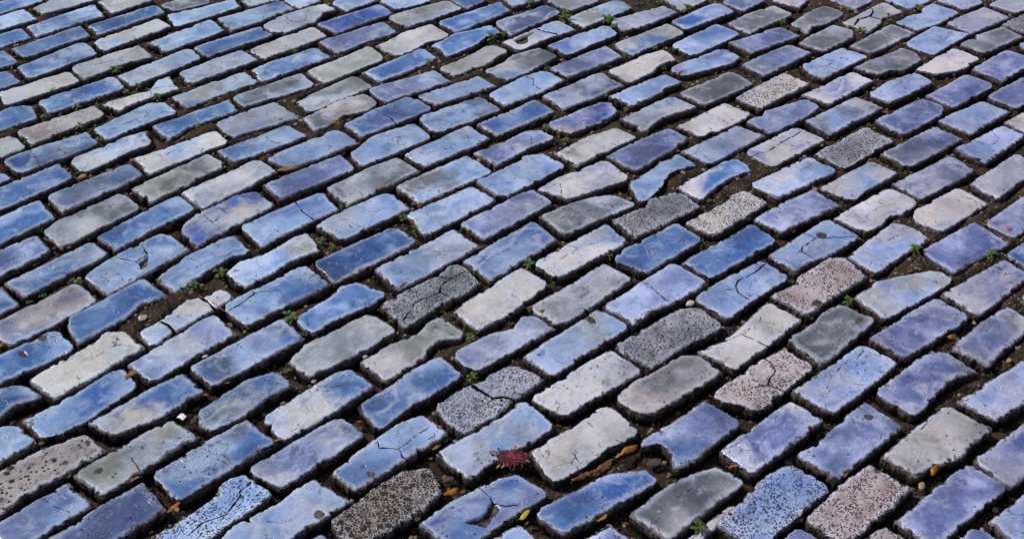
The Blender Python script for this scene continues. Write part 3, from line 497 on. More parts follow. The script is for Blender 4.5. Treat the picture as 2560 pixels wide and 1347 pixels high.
def make_obj(name, V, F, mat, parent=None, attrs=None, smooth=True):
    """V (n,3); F list of arrays (m,k)"""
    me = bpy.data.meshes.new(name)
    V = np.asarray(V, np.float32)
    me.vertices.add(len(V)); me.vertices.foreach_set('co', V.ravel())
    F = [np.asarray(f, np.int32) for f in F if len(f)]
    loops = np.concatenate([f.ravel() for f in F])
    sizes = np.concatenate([np.full(len(f), f.shape[1], np.int32) for f in F])
    starts = np.concatenate([[0], np.cumsum(sizes)[:-1]]).astype(np.int32)
    me.loops.add(len(loops)); me.loops.foreach_set('vertex_index', loops)
    me.polygons.add(len(sizes)); me.polygons.foreach_set('loop_start', starts)
    me.polygons.foreach_set('use_smooth', np.full(len(sizes), smooth))
    me.update(calc_edges=True)
    for k, a in (attrs or {}).items():
        at = me.attributes.new(k, 'FLOAT', 'POINT'); at.data.foreach_set('value', np.asarray(a, np.float32))
    if mat: me.materials.append(mat)
    o = bpy.data.objects.new(name, me); COL.objects.link(o)
    if parent: o.parent = parent
    return o

# ---------------------------------------------------------------- node helper
class NT:
    def __init__(s, name):
        s.m = bpy.data.materials.new(name); s.m.use_nodes = True
        s.t = s.m.node_tree; s.t.nodes.clear()
    def n(s, typ, **kw):
        nd = s.t.nodes.new(typ)
        for k, v in kw.items():
            if k.startswith('i_'):
                key = k[2:].replace('_', ' ')
                nd.inputs[key].default_value = v
            else: setattr(nd, k, v)
        return nd
    def l(s, a, b): s.t.links.new(a, b)
    def math(s, op, a, b=None, c=None, clamp=False):
        nd = s.t.nodes.new('ShaderNodeMath'); nd.operation = op; nd.use_clamp = clamp
        for i, v in enumerate((a, b, c)):
            if v is None: continue
            if isinstance(v, (int, float)): nd.inputs[i].default_value = v
            else: s.l(v, nd.inputs[i])
        return nd.outputs[0]
    def smooth(s, v, a, b):
        nd = s.t.nodes.new('ShaderNodeMapRange'); nd.interpolation_type = 'SMOOTHSTEP'
        s.l(v, nd.inputs[0]); nd.inputs[1].default_value = a; nd.inputs[2].default_value = b
        nd.inputs[3].default_value = 0; nd.inputs[4].default_value = 1
        return nd.outputs[0]
    def mix(s, f, a, b, mode='MIX'):
        nd = s.t.nodes.new('ShaderNodeMix'); nd.data_type = 'RGBA'; nd.blend_type = mode
        if isinstance(f, (int, float)): nd.inputs[0].default_value = f
        else: s.l(f, nd.inputs[0])
        for i, v in ((6, a), (7, b)):
            if isinstance(v, tuple): nd.inputs[i].default_value = (*v[:3], 1)
            else: s.l(v, nd.inputs[i])
        return nd.outputs[2]
    def noise(s, vec, scale, detail=4, rough=.55, dist=0.0):
        nd = s.t.nodes.new('ShaderNodeTexNoise')
        nd.inputs['Scale'].default_value = scale; nd.inputs['Detail'].default_value = detail
        nd.inputs['Roughness'].default_value = rough; nd.inputs['Distortion'].default_value = dist
        s.l(vec, nd.inputs['Vector']); return nd.outputs[0]
    def vor(s, vec, scale, feat='F1', out=0, rnd=1.0):
        nd = s.t.nodes.new('ShaderNodeTexVoronoi'); nd.feature = feat
        nd.inputs['Scale'].default_value = scale; nd.inputs['Randomness'].default_value = rnd
        s.l(vec, nd.inputs['Vector']); return nd.outputs[out]
    def attr(s, name):
        nd = s.t.nodes.new('ShaderNodeAttribute'); nd.attribute_name = name; return nd.outputs['Fac']

PAL = {'a': (22, 72, 142), 'A': (36, 78, 176), 'b': (58, 104, 178), 'B': (58, 104, 178), 'l': (130, 164, 222), 's': (54, 74, 108),
       'p': (94, 110, 168), 'v': (156, 162, 184), 'w': (214, 206, 200), 'g': (96, 100, 108), 'o': (146, 148, 143),
       'k': (124, 128, 138), 'q': (166, 148, 148), 'K': (158, 146, 142), 'Q': (150, 138, 142)}
ALT = {'a': (52, 104, 162), 'A': (66, 108, 200), 'b': (100, 138, 190), 'B': (100, 138, 190), 'l': (178, 198, 228), 's': (82, 102, 138),
       'p': (132, 146, 194), 'v': (184, 190, 208), 'w': (192, 198, 212), 'g': (122, 126, 136), 'o': (170, 172, 166),
       'k': (158, 164, 178), 'q': (188, 178, 182), 'K': (178, 164, 158), 'Q': (176, 166, 170)}
GAIN = .83
def sc(c): return tuple(min(.9, v*GAIN) for v in lin(c))
_mats = {}
def brick_mat(style):
    key = ''.join(ch for ch in style if ch not in 'd')
    if key in _mats: return _mats[key]
    cols = [ch for ch in style if ch.isalpha() and ch not in 'ed']
    A = cols[0]; B = cols[1] if len(cols) > 1 else None
    porous = '#' in style; pits = ':' in style or porous; swirl = '~' in style; rimf = 'e' in style
    N = NT('glazed brick ' + key)
    tc = N.n('ShaderNodeTexCoord'); oi = N.n('ShaderNodeObjectInfo')
    off = N.n('ShaderNodeVectorMath', operation='SCALE'); off.inputs[0].default_value = (37.1, 91.7, 53.3)
    N.l(oi.outputs['Random'], off.inputs['Scale'])
    add = N.n('ShaderNodeVectorMath', operation='ADD')
    N.l(tc.outputs['Object'], add.inputs[0]); N.l(off.outputs[0], add.inputs[1])
    vec = add.outputs[0]
    edge = N.attr('edge'); side = N.attr('side'); crack = N.attr('crack'); hole = N.attr('hole')
    # glaze clouds
    n1 = N.noise(vec, 11, 7, .66, 1.2 if swirl else .5)
    n2 = N.noise(vec, 24, 6, .70, 2.2 if swirl else .8)
    n3 = N.noise(vec, 6, 3, .5, .3)
    f1 = N.smooth(n1, .38, .66)
    col = N.mix(f1, sc(PAL[A]), sc(ALT[A]))
    if B:
        f2 = N.smooth(N.math('ADD', N.math('MULTIPLY', n3, .8), N.math('MULTIPLY', n2, .2)), .44, .60)
        colB = N.mix(f1, sc(PAL[B]), sc(ALT[B]))
        # thin pale halo between the two glazes
        halo = N.math('MULTIPLY', N.math('MULTIPLY', f2, N.math('SUBTRACT', 1.0, f2)), 2.2, clamp=True)
        col = N.mix(f2, col, colB)
        col = N.mix(N.math('MULTIPLY', halo, .22), col, lin((205, 210, 228)))
    # bright streaky clouds
    f3 = N.smooth(n2, .50, .72)
    dark = tuple(v*.50 for v in sc(PAL[A]))
    col = N.mix(N.math('MULTIPLY', f3, .42 if not porous else .2), col, lin((210, 218, 240)))
    f4 = N.smooth(N.noise(vec, 17, 7, .66, .8), .50, .70)
    col = N.mix(N.math('MULTIPLY', f4, .62), col, dark)
    # pale sheen painted into the colour towards the shoulder
    ep = N.math('ADD', edge, N.math('MULTIPLY', N.math('SUBTRACT', n1, .5), 30.0))
    col = N.mix(N.math('MULTIPLY', N.smooth(ep, 15.0, 3.0), .40), col, lin((206, 214, 236)))
    if swirl:
        w = N.n('ShaderNodeTexWave', wave_type='RINGS'); w.inputs['Scale'].default_value = 9
        w.inputs['Distortion'].default_value = 14; w.inputs['Detail'].default_value = 3; w.inputs['Detail Scale'].default_value = 1.2
        N.l(vec, w.inputs['Vector'])
        ws = N.math('MULTIPLY', N.smooth(w.outputs['Fac'], .62, .98), N.smooth(n3, .4, .6))
        col = N.mix(N.math('MULTIPLY', ws, .5), col, lin((190, 196, 218)))
        ws2 = N.math('MULTIPLY', N.smooth(w.outputs['Fac'], .25, .02), N.smooth(n1, .42, .6))
        col = N.mix(N.math('MULTIPLY', ws2, .35), col, dark)
    # soft pale glow and broad dark sweeps painted into each brick's colour
    lo = N.noise(vec, 8.5, 2, .45, .4); lo2 = N.noise(vec, 15, 3, .5, .5)
    swp = N.math('ADD', N.math('MULTIPLY', lo, .65), N.math('MULTIPLY', lo2, .35))
    col = N.mix(N.math('MULTIPLY', N.smooth(swp, .50, .66), .54 if not porous else .25), col, lin((186, 204, 242) if A in 'abBA' else (198, 210, 244) if A in 'lps' else (216, 213, 220)))
    col = N.mix(N.math('MULTIPLY', N.smooth(swp, .50, .34), .72 if not porous else .3), col, tuple(v*k_ for v, k_ in zip(sc(PAL[A]), (.36, .42, .50))) if A not in 'wlvqQKk' else tuple(v*.60 for v in sc(PAL[A])))
    # fine mottling
    fine = N.noise(vec, 170, 3, .7)
    col = N.mix(.6, col, N.mix(fine, (.55, .55, .58), (1.42, 1.42, 1.40)), 'MULTIPLY')
    # grime flecks and scuffs
    gr = N.noise(vec, 75, 4, .72, .6)
    grime = N.math('MULTIPLY', N.smooth(gr, .57, .66), N.smooth(N.math('SUBTRACT', N.noise(vec, 20, 3), N.math('MULTIPLY', edge, .004)), .33, .55))
    col = N.mix(N.math('MULTIPLY', grime, .8), col, lin((48, 44, 50)))
    scuff = N.smooth(N.noise(vec, 130, 3, .75, .3), .62, .72)
    col = N.mix(N.math('MULTIPLY', scuff, .35), col, lin((214, 212, 218)))
    mp = N.n('ShaderNodeMapping'); mp.inputs['Scale'].default_value = (1.0, 7.0, 1.0); mp.inputs['Rotation'].default_value = (0, 0, .35)
    N.l(vec, mp.inputs['Vector'])
    scr = N.math('MULTIPLY', N.smooth(N.noise(mp.outputs[0], 55, 4, .75, .2), .60, .68), N.smooth(n3, .40, .55))
    col = N.mix(N.math('MULTIPLY', scr, .45), col, lin((58, 56, 66)))
    geo = N.n('ShaderNodeNewGeometry')
    film = N.smooth(N.noise(geo.outputs['Position'], 3.1, 7, .68, .4), .42, .66)
    filmf = N.math('MULTIPLY', film, N.math('ADD', .03, N.math('MULTIPLY', N.smooth(N.noise(vec, 48, 4, .75), .45, .65), .26)))
    col = N.mix(filmf, col, lin((112, 104, 104)))
    # faint craquelure
    wv = N.n('ShaderNodeVectorMath', operation='ADD')
    nz = N.n('ShaderNodeTexNoise'); nz.inputs['Scale'].default_value = 25; nz.inputs['Detail'].default_value = 4; N.l(vec, nz.inputs['Vector'])
    scn = N.n('ShaderNodeVectorMath', operation='SCALE'); scn.inputs['Scale'].default_value = .05
    N.l(nz.outputs['Color'], scn.inputs[0]); N.l(vec, wv.inputs[0]); N.l(scn.outputs[0], wv.inputs[1])
    ve = N.vor(wv.outputs[0], 14, 'DISTANCE_TO_EDGE')
    hair = N.math('MULTIPLY', N.smooth(ve, .014, .003), N.smooth(N.noise(vec, 9, 2), .56, .62))
    col = N.mix(N.math('MULTIPLY', hair, .75), col, lin((58, 52, 56)))
    pitm = None
    wp = N.n('ShaderNodeVectorMath', operation='ADD'); sp_ = N.n('ShaderNodeVectorMath', operation='SCALE'); sp_.inputs['Scale'].default_value = .010
    N.l(nz.outputs['Color'], sp_.inputs[0]); N.l(vec, wp.inputs[0]); N.l(sp_.outputs[0], wp.inputs[1])
    if pits:
        if style[0] == 'K':
            d = N.vor(wp.outputs[0], 175, 'DISTANCE_TO_EDGE'); pitm = N.math('MULTIPLY', N.smooth(d, .06, .15), N.smooth(N.noise(vec, 30, 5, .6), .30, .48))
            d2 = N.vor(vec, 60); pit2 = N.smooth(d2, .34, .27)
        elif style[0] == 'Q':
            d = N.vor(wp.outputs[0], 120); pitm = N.math('MULTIPLY', N.smooth(d, .40, .22), N.smooth(N.noise(vec, 22, 3), .42, .55))
            d2 = N.vor(wp.outputs[0], 45); pit2 = N.math('MULTIPLY', N.smooth(d2, .34, .2), N.smooth(N.noise(vec, 33, 3), .47, .56))
        elif porous:
            pd = N.smooth(N.noise(wp.outputs[0], 26, 4, .6), .34, .52)
            d = N.vor(wp.outputs[0], 230); pitm = N.math('MULTIPLY', N.smooth(d, .47, .27), pd)
            d2 = N.vor(wp.outputs[0], 95); pit2 = N.math('MULTIPLY', N.smooth(d2, .30, .16), N.smooth(N.noise(vec, 40, 3), .45, .58))
        else:
            d = N.vor(wp.outputs[0], 210); pitm = N.math('MULTIPLY', N.smooth(d, .24, .13), N.smooth(N.noise(vec, 14, 3), .50, .60))
            d2 = N.vor(wp.outputs[0], 60); pit2 = N.math('MULTIPLY', N.smooth(d2, .16, .10), N.smooth(N.noise(vec, 18, 3), .42, .52))
        pitm = N.math('MAXIMUM', pitm, pit2)
        col = N.mix(N.math('MULTIPLY', pitm, .93), col, lin((38, 32, 33)))
    # per object tint
    col = N.mix(1.0, col, oi.outputs['Color'], 'MULTIPLY')
    # worn rim: pale body shows where the glaze has gone
    en = N.math('ADD', edge, N.math('MULTIPLY', N.math('SUBTRACT', N.noise(vec, 90, 4, .7), .5), 9.0))
    en2 = N.math('ADD', edge, N.math('MULTIPLY', N.math('SUBTRACT', N.noise(vec, 45, 4, .65), .5), 7.0))
    rim = N.smooth(en, 5.2 if rimf else 3.9, 1.4)
    col = N.mix(N.math('MULTIPLY', rim, .85 if rimf else .55), col, lin((206, 196, 196) if rimf else (176, 178, 196)))
    er = N.math('ADD', edge, N.math('MULTIPLY', N.math('SUBTRACT', N.noise(vec, 62, 4, .78), .5), 22.0))
    erode = N.math('MULTIPLY', N.smooth(er, 3.2, 1.2), N.smooth(edge, 11.0, 6.0))
    col = N.mix(N.math('MULTIPLY', erode, .8), col, lin((78, 70, 72)))
    # body (broken side) colour
    bn = N.noise(vec, 60, 4, .7)
    body = N.mix(N.smooth(bn, .36, .66), lin((34, 29, 29)), lin((92, 80, 78)))
    body = N.mix(N.math('MULTIPLY', N.smooth(N.noise(vec, 140, 3, .7), .58, .7), .45), body, lin((150, 138, 138)))
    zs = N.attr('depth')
    body = N.mix(N.math('MULTIPLY', N.smooth(zs, 5.0, 20.0), .8), body, lin((24, 19, 18)))  # joint shade put into the colour: sides darken with depth
    sm = N.smooth(N.math('ADD', side, N.math('MULTIPLY', N.math('SUBTRACT', N.noise(vec, 110, 3, .75), .5), 1.3)), .44, .58)
    col = N.mix(sm, col, body)
    # hollows hold grit
    hn = N.smooth(N.math('ADD', hole, N.math('MULTIPLY', N.math('SUBTRACT', N.noise(vec, 80, 4, .65), .5), .5)), .4, .6)
    hc = N.mix(N.smooth(N.noise(vec, 90, 4, .7), .35, .65), lin((44, 38, 38)), lin((104, 94, 92)))
    col = N.mix(hn, col, hc)
    # cracks
    cn = N.math('ADD', crack, N.math('MULTIPLY', N.math('SUBTRACT', N.noise(vec, 160, 3, .7), .5), .5))
    ck = N.smooth(cn, .13, .36)
    col = N.mix(ck, col, lin((24, 19, 18)))
    bs = N.n('ShaderNodeBsdfPrincipled')
    N.l(col, bs.inputs['Base Color'])
    rough = .82 if porous else .24
    r1 = N.math('ADD', rough, N.math('MULTIPLY', N.math('SUBTRACT', n2, .5), .35))
    r2 = N.math('ADD', r1, N.math('MULTIPLY', scuff, .25))
    rr = N.math('MAXIMUM', N.math('MAXIMUM', r2, N.math('MULTIPLY', sm, .95)), N.math('MULTIPLY', N.math('MAXIMUM', hn, ck), .95), clamp=True)
    rr = N.math('MAXIMUM', rr, N.math('MAXIMUM', N.math('MULTIPLY', N.smooth(edge, 7.0, 2.5), .6), N.math('MULTIPLY', N.math('MAXIMUM', erode, filmf), .85)))
    if pitm is not None: rr = N.math('MAXIMUM', rr, N.math('MULTIPLY', pitm, .95))
    N.l(rr, bs.inputs['Roughness'])
    dull = N.math('MAXIMUM', N.math('MAXIMUM', sm, N.math('MAXIMUM', ck, N.math('MULTIPLY', N.math('MAXIMUM', hn, pitm) if pitm is not None else hn, .95))), N.math('MULTIPLY', N.smooth(edge, 7.0, 2.5), .7), clamp=True)
    N.l(N.math('MULTIPLY', N.math('SUBTRACT', 1.0, dull, clamp=True), .85 if not porous else .25), bs.inputs['Specular IOR Level'])
    # bump
    h = N.math('MULTIPLY', N.noise(vec, 55, 4, .6), .45)
    h = N.math('ADD', h, N.math('MULTIPLY', fine, .22 if not porous else .8))
    h = N.math('ADD', h, N.math('MULTIPLY', N.math('MULTIPLY', bn, sm), 3.5))
    h = N.math('SUBTRACT', h, N.math('MULTIPLY', grime, .45))
    h = N.math('SUBTRACT', h, N.math('MULTIPLY', erode, 1.1))
    h = N.math('SUBTRACT', h, N.math('MULTIPLY', scr, .3))
    h = N.math('SUBTRACT', h, N.math('MULTIPLY', hair, .4))
    if pitm is not None: h = N.math('SUBTRACT', h, N.math('MULTIPLY', pitm, 2.2 if style[0] == 'K' else 1.6 if porous else .7))
    h = N.math('SUBTRACT', h, N.math('MULTIPLY', ck, .3))
    bp = N.n('ShaderNodeBump'); bp.inputs['Strength'].default_value = .75; bp.inputs['Distance'].default_value = .0011
    N.l(h, bp.inputs['Height']); N.l(bp.outputs[0], bs.inputs['Normal'])
    out = N.n('ShaderNodeOutputMaterial'); N.l(bs.outputs[0], out.inputs[0])
    _mats[key] = N.m
    return N.m

# ---------------------------------------------------------------- bricks
def resample(P, n):
    P = np.asarray(P); d = np.r_[0, np.cumsum(np.hypot(*np.diff(P, axis=0).T))]
    t = np.linspace(0, d[-1], n)
    return np.c_[np.interp(t, d, P[:, 0]), np.interp(t, d, P[:, 1])]
def polydist(px, py, P):
    best = np.full(px.shape, 1e9)
    for (x0, y0), (x1, y1) in zip(P[:-1], P[1:]):
        dx, dy = x1-x0, y1-y0; L = dx*dx+dy*dy+1e-12
        t = np.clip(((px-x0)*dx+(py-y0)*dy)/L, 0, 1)
        best = np.minimum(best, np.hypot(px-x0-t*dx, py-y0-t*dy))
    return best
def inpoly(px, py, P):
    ins = np.zeros(px.shape, bool); n = len(P)
    for i in range(n):
        x0, y0 = P[i]; x1, y1 = P[(i+1) % n]
        c = ((y0 > py) != (y1 > py)) & (px < (x1-x0)*(py-y0)/(y1-y0+1e-12)+x0)
        ins ^= c
    return ins
OUTL = []
def smooth_closed(P, sig_m, step):
    k = max(1, int(3*sig_m/step)); w = np.exp(-.5*(np.arange(-k, k+1)*step/sig_m)**2); w /= w.sum()
    Q = np.zeros_like(P)
    for i, wi in zip(range(-k, k+1), w): Q += wi*np.roll(P, -i, 0)
    return Q
def make_brick(idx, line):
    st, sd, cr, label = line.split('|')
    S = [np.array([[float(v) for v in q.split(',')] for q in s.split()])/10000 for s in sd.split('/')]
    corners = np.array([s[0] for s in S]); c = corners.mean(0)
    u = (corners[1]-corners[0]+corners[2]-corners[3]); ang = math.atan2(u[1], u[0])
    ca, sa = math.cos(-ang), math.sin(-ang); R = np.array([[ca, -sa], [sa, ca]])
    loc = lambda P: (np.asarray(P)-c) @ R.T
    S = [loc(s) for s in S]
    dist = math.hypot(c[0], c[1], HT)
    step = .00135 if dist < 2.5 else .0017 if dist < 3.1 else .0021
    porous = '#' in st; rnd = random.random
    full = [np.vstack([S[i], S[(i+1) % 4][:1]]) for i in range(4)]
    ln = [np.hypot(*np.diff(f, axis=0).T).sum() for f in full]
    nu = int(max(ln[0], ln[2])/step); nv = int(max(ln[1], ln[3])/step)
    nu = min(nu, 260); nv = min(nv, 110)
    parts = [resample(full[0], nu+1)[:-1], resample(full[1], nv+1)[:-1], resample(full[2], nu+1)[:-1], resample(full[3], nv+1)[:-1]]
    P = np.vstack(parts)
    P0 = P
    P = smooth_closed(P, .0021 if not porous else .0032, step)
    # keep the size that smoothing took off
    T = np.roll(P, -1, 0)-np.roll(P, 1, 0); Tn = T/(np.hypot(*T.T)[:, None]+1e-9)
    Nn = np.c_[-Tn[:, 1], Tn[:, 0]]
    if (Nn*(P)).sum() < 0: Nn = -Nn              # outward
    s = np.arange(len(P))*step; o = rnd()*200+idx*3.1
    amp = 1.35 if porous else 1.0
    wob = fbm(s/.030+o, s*0+o, 2)*.0024*amp + fbm(s/.006+o, s*0+o*2, 3)*.0040*amp + .0030
    Ltot = len(P)*step
    def angn(sp, seed):
        kn = max(6, int(Ltot/sp)); r_ = np.random.RandomState(seed); kx = np.sort(r_.rand(kn))*Ltot; kv = r_.rand(kn)-.5; kv[-1] = kv[0]
        return np.interp(s, np.r_[0, kx, Ltot], np.r_[kv[0], kv, kv[0]])
    wob = wob*.7+angn(.011, idx+5)*.0024*amp+angn(.005, idx+905)*.0013*amp
    for ci in (0, nu, nu+nv, 2*nu+nv):
        if random.random() < .42:
            A_ = random.uniform(.002, .0065); w_ = random.uniform(.007, .015)
            dd_ = np.abs(s-ci*step); dd_ = np.minimum(dd_, Ltot-dd_); wob = wob-A_*np.clip(1-dd_/w_, 0, 1)
    for _ in range(random.randint(0, 3)):
        c_ = random.random()*Ltot; A_ = random.uniform(.0015, .0045); w_ = random.uniform(.004, .012)
        dd_ = np.abs(s-c_); dd_ = np.minimum(dd_, Ltot-dd_); wob = wob-A_*np.clip((1-dd_/w_)*2.2, 0, 1)
    chip = -np.clip(fbm(s/.016+o*3, s*0+3, 2)-.22, 0, 1)*.022*amp
    k = 1.0
    P = P+Nn*(wob+chip)[:, None]
    i0, i1, i2, i3 = 0, nu, nu+nv, 2*nu+nv
    C0 = P[i0:i1+1]; D1 = P[i1:i2+1]; C1 = P[i2:i3+1][::-1]; D0 = np.vstack([P[i3:], P[:1]])[::-1]
    U = np.linspace(0, 1, nu+1)[:, None]; V = np.linspace(0, 1, nv+1)[None, :]
    G = np.zeros((nu+1, nv+1, 2))
    for a in range(2):
        G[..., a] = ((1-V)*C0[:, a][:, None]+V*C1[:, a][:, None]+(1-U)*D0[:, a][None, :]+U*D1[:, a][None, :]
                     - ((1-U)*(1-V)*C0[0, a]+U*(1-V)*C0[-1, a]+(1-U)*V*C1[0, a]+U*V*C1[-1, a]))
    gx, gy = G[..., 0], G[..., 1]
    Lm = (ln[0]+ln[2])/2; Sm = np.hypot(C0[:, 0]-C1[:, 0], C0[:, 1]-C1[:, 1])[:, None]
    du = np.minimum(U, 1-U)*Lm; dv = np.minimum(V, 1-V)*Sm
    r = .010
    d = np.where((du < r) & (dv < r), r-np.hypot(np.maximum(r-du, 0), np.maximum(r-dv, 0)), np.minimum(du, dv)); d = np.maximum(d, 0)
    ox, oy = rnd()*300, rnd()*300
    z = -(.0024)*np.clip(1-d/.006, 0, 1)**2
    z = z + fbm(gx/.06+ox, gy/.06+oy, 2)*.0042 + fbm(gx/.018+ox, gy/.018+oy, 2)*.0006
    if porous: z = z + fbm(gx/.008+ox, gy/.008+oy, 3)*.0022
    # crumbled shoulder: pieces of the edge broken away
    cr_n = fbm(gx/.012+ox*2, gy/.012+oy, 3)
    crumb = sstep(.0, 1.0, np.clip((cr_n*.024-.0004-d)/.002, 0, 1))
    z = z - crumb*.0024
    side = crumb.copy()
    crack = np.zeros_like(z); hole = np.zeros_like(z)
    wx = gx+fbm(gx/.012+ox, gy/.012, 2)*.0045; wy = gy+fbm(gx/.012+50, gy/.012+oy, 2)*.0045
    for item in cr.split(';'):
        if not item: continue
        kind = item[0]; Q = loc(np.array([[float(v) for v in q.split(',')] for q in item[1:].split()])/10000)
        if kind == 'p':
            dd = polydist(wx, wy, np.vstack([Q, Q[:1]])); ins = inpoly(wx, wy, Q); hole = np.maximum(hole, .47*sstep(-.002, .003, np.where(ins, dd, -dd)))
        elif kind == 'h':
            if np.ptp(Q[:, 0]) < .034:
                qc = Q.mean(0); ea, eb = np.ptp(Q[:, 0])/2+.001, np.ptp(Q[:, 1])/2+.001
                sg = (1-np.hypot((wx-qc[0])/ea, (wy-qc[1])/eb))*min(ea, eb)
            else:
                dd = polydist(wx, wy, np.vstack([Q, Q[:1]])); ins = inpoly(wx, wy, Q); sg = np.where(ins, dd, -dd)
            sg = sg; m = sstep(-.0012, .0014, sg)
            hole = np.maximum(hole, m*(.80 if np.ptp(Q[:, 0]) < .034 else 1.0)); big = min(1, np.ptp(Q[:, 0])/.05)
            z = z - m*(.0015 if big < .8 else .013)*(.8+fbm(gx/.01, gy/.01, 2))
        else:
            w = {'w': .0012, 'g': .0030}.get(kind, .0006)
            dd = polydist(wx, wy, Q)*(1)
            wv = w*(1+2.2*np.clip(fbm(gx/.012+ox, gy/.012, 3), -.3, .5))
            m = 1-sstep(0, 1, dd/(wv*1.35))
            crack = crack
            m = m*(1 if kind != 'c' else sstep(-.22, .02, fbm(gx/.03+oy, gy/.03+ox, 2)))
            crack = np.maximum(crack, m)
            z = z - m**3*({'w': .0014, 'g': .012}.get(kind, .0003)) - .0003*np.exp(-(dd/.003)**2)
    # rings down the sides
    B = np.concatenate([G[:-1, 0], G[-1, :-1], G[1:, -1][::-1], G[0, 1:][::-1]])
    idg = np.arange((nu+1)*(nv+1)).reshape(nu+1, nv+1)
    ib = np.concatenate([idg[:-1, 0], idg[-1, :-1], idg[1:, -1][::-1], idg[0, 1:][::-1]])
    T = np.roll(B, -2, 0)-np.roll(B, 2, 0); Tn = T/(np.hypot(*T.T)[:, None]+1e-9); Nb = np.c_[-Tn[:, 1], Tn[:, 0]]
    if (Nb*B).sum() < 0: Nb = -Nb
    Nb = smooth_closed(Nb, .002, step)
    zb = z.ravel()[ib]; m = len(B); s = np.arange(m)*step
    rings = []; sides = []; dep = []
    for q, (dz, oo, na) in enumerate([(.0016, .0004, .0008), (.0045, .0009, .0022), (.009, .0010, .0036), (.015, .0004, .0045), (.025, -.0006, .005), (.048, -.001, .004)]):
        nzv = fbm(s/.011+o+q*1.3, s*0+q*.9+oy, 3)+.5*fbm(s/.004+o+q*2.3, s*0+q*1.9+oy, 2)
        off = oo+na*nzv
        rings.append(np.c_[B+Nb*off[:, None], zb-dz+fbm(s/.02+q+o, s*0, 2)*dz*.5]); dep.append(np.full(m, dz*1000)); sides.append(np.full(m, .45 if q == 0 else 1.0))
    nG = (nu+1)*(nv+1)
    Vv = np.vstack([np.c_[gx.ravel(), gy.ravel(), z.ravel()]]+rings)
    a = idg[:-1, :-1].ravel(); b = idg[1:, :-1].ravel(); c2 = idg[1:, 1:].ravel(); d2 = idg[:-1, 1:].ravel()
    # orientation
    ar = np.cross(G[-1, 0]-G[0, 0], G[0, -1]-G[0, 0])
    q1 = np.c_[a, b, c2, d2] if ar > 0 else np.c_[a, d2, c2, b]
    Fs = [q1]; prev = ib
    for q in range(len(rings)):
        cur = nG+q*m+np.arange(m)
        f = np.c_[prev, np.roll(prev, -1), np.roll(cur, -1), cur]
        if ar > 0: f = f[:, ::-1]
        Fs.append(f); prev = cur
    att = dict(edge=np.r_[(d*1000).ravel(), np.zeros(m*len(rings))], side=np.r_[side.ravel(), np.concatenate(sides)],
               crack=np.r_[crack.ravel(), np.tile(crack.ravel()[ib], len(rings))*.8], hole=np.r_[hole.ravel(), np.zeros(m*len(rings))],
               depth=np.r_[np.zeros(nG), np.concatenate(dep)])
    ob = make_obj('paving_brick', Vv, Fs, brick_mat(st), attrs=att)
    zz = random.uniform(-.0022, .0022)-(.012 if 'd' in st else 0)
    ob.location = (c[0], c[1], zz); ob.rotation_euler = (random.uniform(-.012, .012), random.uniform(-.006, .006), ang)
    tx = np.clip((c[0]+1.0)/2.0, 0, 1); br = random.uniform(.80, 1.10)
    ob.color = (br*(1+.09*(tx-.4)), br*(1-.03*(tx-.4)), br*(1+.06*(tx-.4)), 1)
    tag(ob, label, 'paving brick', 'blue glazed paving bricks laid in courses')
    OUTL.append(B @ R + c)          # back to world
    return ob
for i, line in enumerate(BRICKS.strip().split('\n')):
    make_brick(i, line)

# ---------------------------------------------------------------- ground
def ground_mat():
    N = NT('joint dirt')
    geo = N.n('ShaderNodeNewGeometry'); vec = geo.outputs['Position']
    n1 = N.noise(vec, 22, 6, .6); n2 = N.noise(vec, 180, 3, .75); n3 = N.noise(vec, 60, 4, .6)
    col = N.mix(N.smooth(n1, .35, .65), lin((24, 19, 17)), lin((66, 50, 42)))
    col = N.mix(N.math('MULTIPLY', N.smooth(n2, .55, .72), .75), col, lin((150, 128, 112)))
    col = N.mix(N.math('MULTIPLY', N.smooth(n2, .45, .32), .8), col, lin((30, 23, 20)))
    moss = N.math('MULTIPLY', N.smooth(N.noise(vec, 7, 5, .6), .56, .66), N.smooth(n3, .48, .6))
    col = N.mix(N.math('MULTIPLY', moss, .55), col, lin((60, 70, 34)))
    bs = N.n('ShaderNodeBsdfPrincipled'); N.l(col, bs.inputs['Base Color']); bs.inputs['Roughness'].default_value = .95
    bs.inputs['Specular IOR Level'].default_value = .15
    bp = N.n('ShaderNodeBump'); bp.inputs['Strength'].default_value = 1; bp.inputs['Distance'].default_value = .004
    N.l(N.math('ADD', n2, n3), bp.inputs['Height']); N.l(bp.outputs[0], bs.inputs['Normal'])
    out = N.n('ShaderNodeOutputMaterial'); N.l(bs.outputs[0], out.inputs[0]); return N.m
# raster of what the bricks cover, to keep grit and plants in the joints
RX0, RY0, RS = -1.75, 1.1, .002
NX, NY = int(3.6/RS), int(2.75/RS)
cov = np.zeros((NX, NY), bool)
for P in OUTL:
    a = np.clip(((P.min(0)-[RX0, RY0])/RS).astype(int)-1, 0, [NX, NY]); b = np.clip(((P.max(0)-[RX0, RY0])/RS).astype(int)+2, 0, [NX, NY])
    if (b <= a).any(): continue
    gx_, gy_ = np.meshgrid(RX0+(np.arange(a[0], b[0])+.5)*RS, RY0+(np.arange(a[1], b[1])+.5)*RS, indexing='ij')
    cov[a[0]:b[0], a[1]:b[1]] |= inpoly(gx_, gy_, P[::4])
def covered(x, y):
    i = ((np.asarray(x)-RX0)/RS).astype(int); j = ((np.asarray(y)-RY0)/RS).astype(int)
    ok = (i >= 0) & (j >= 0) & (i < NX) & (j < NY)
    return np.where(ok, cov[np.clip(i, 0, NX-1), np.clip(j, 0, NY-1)], True)

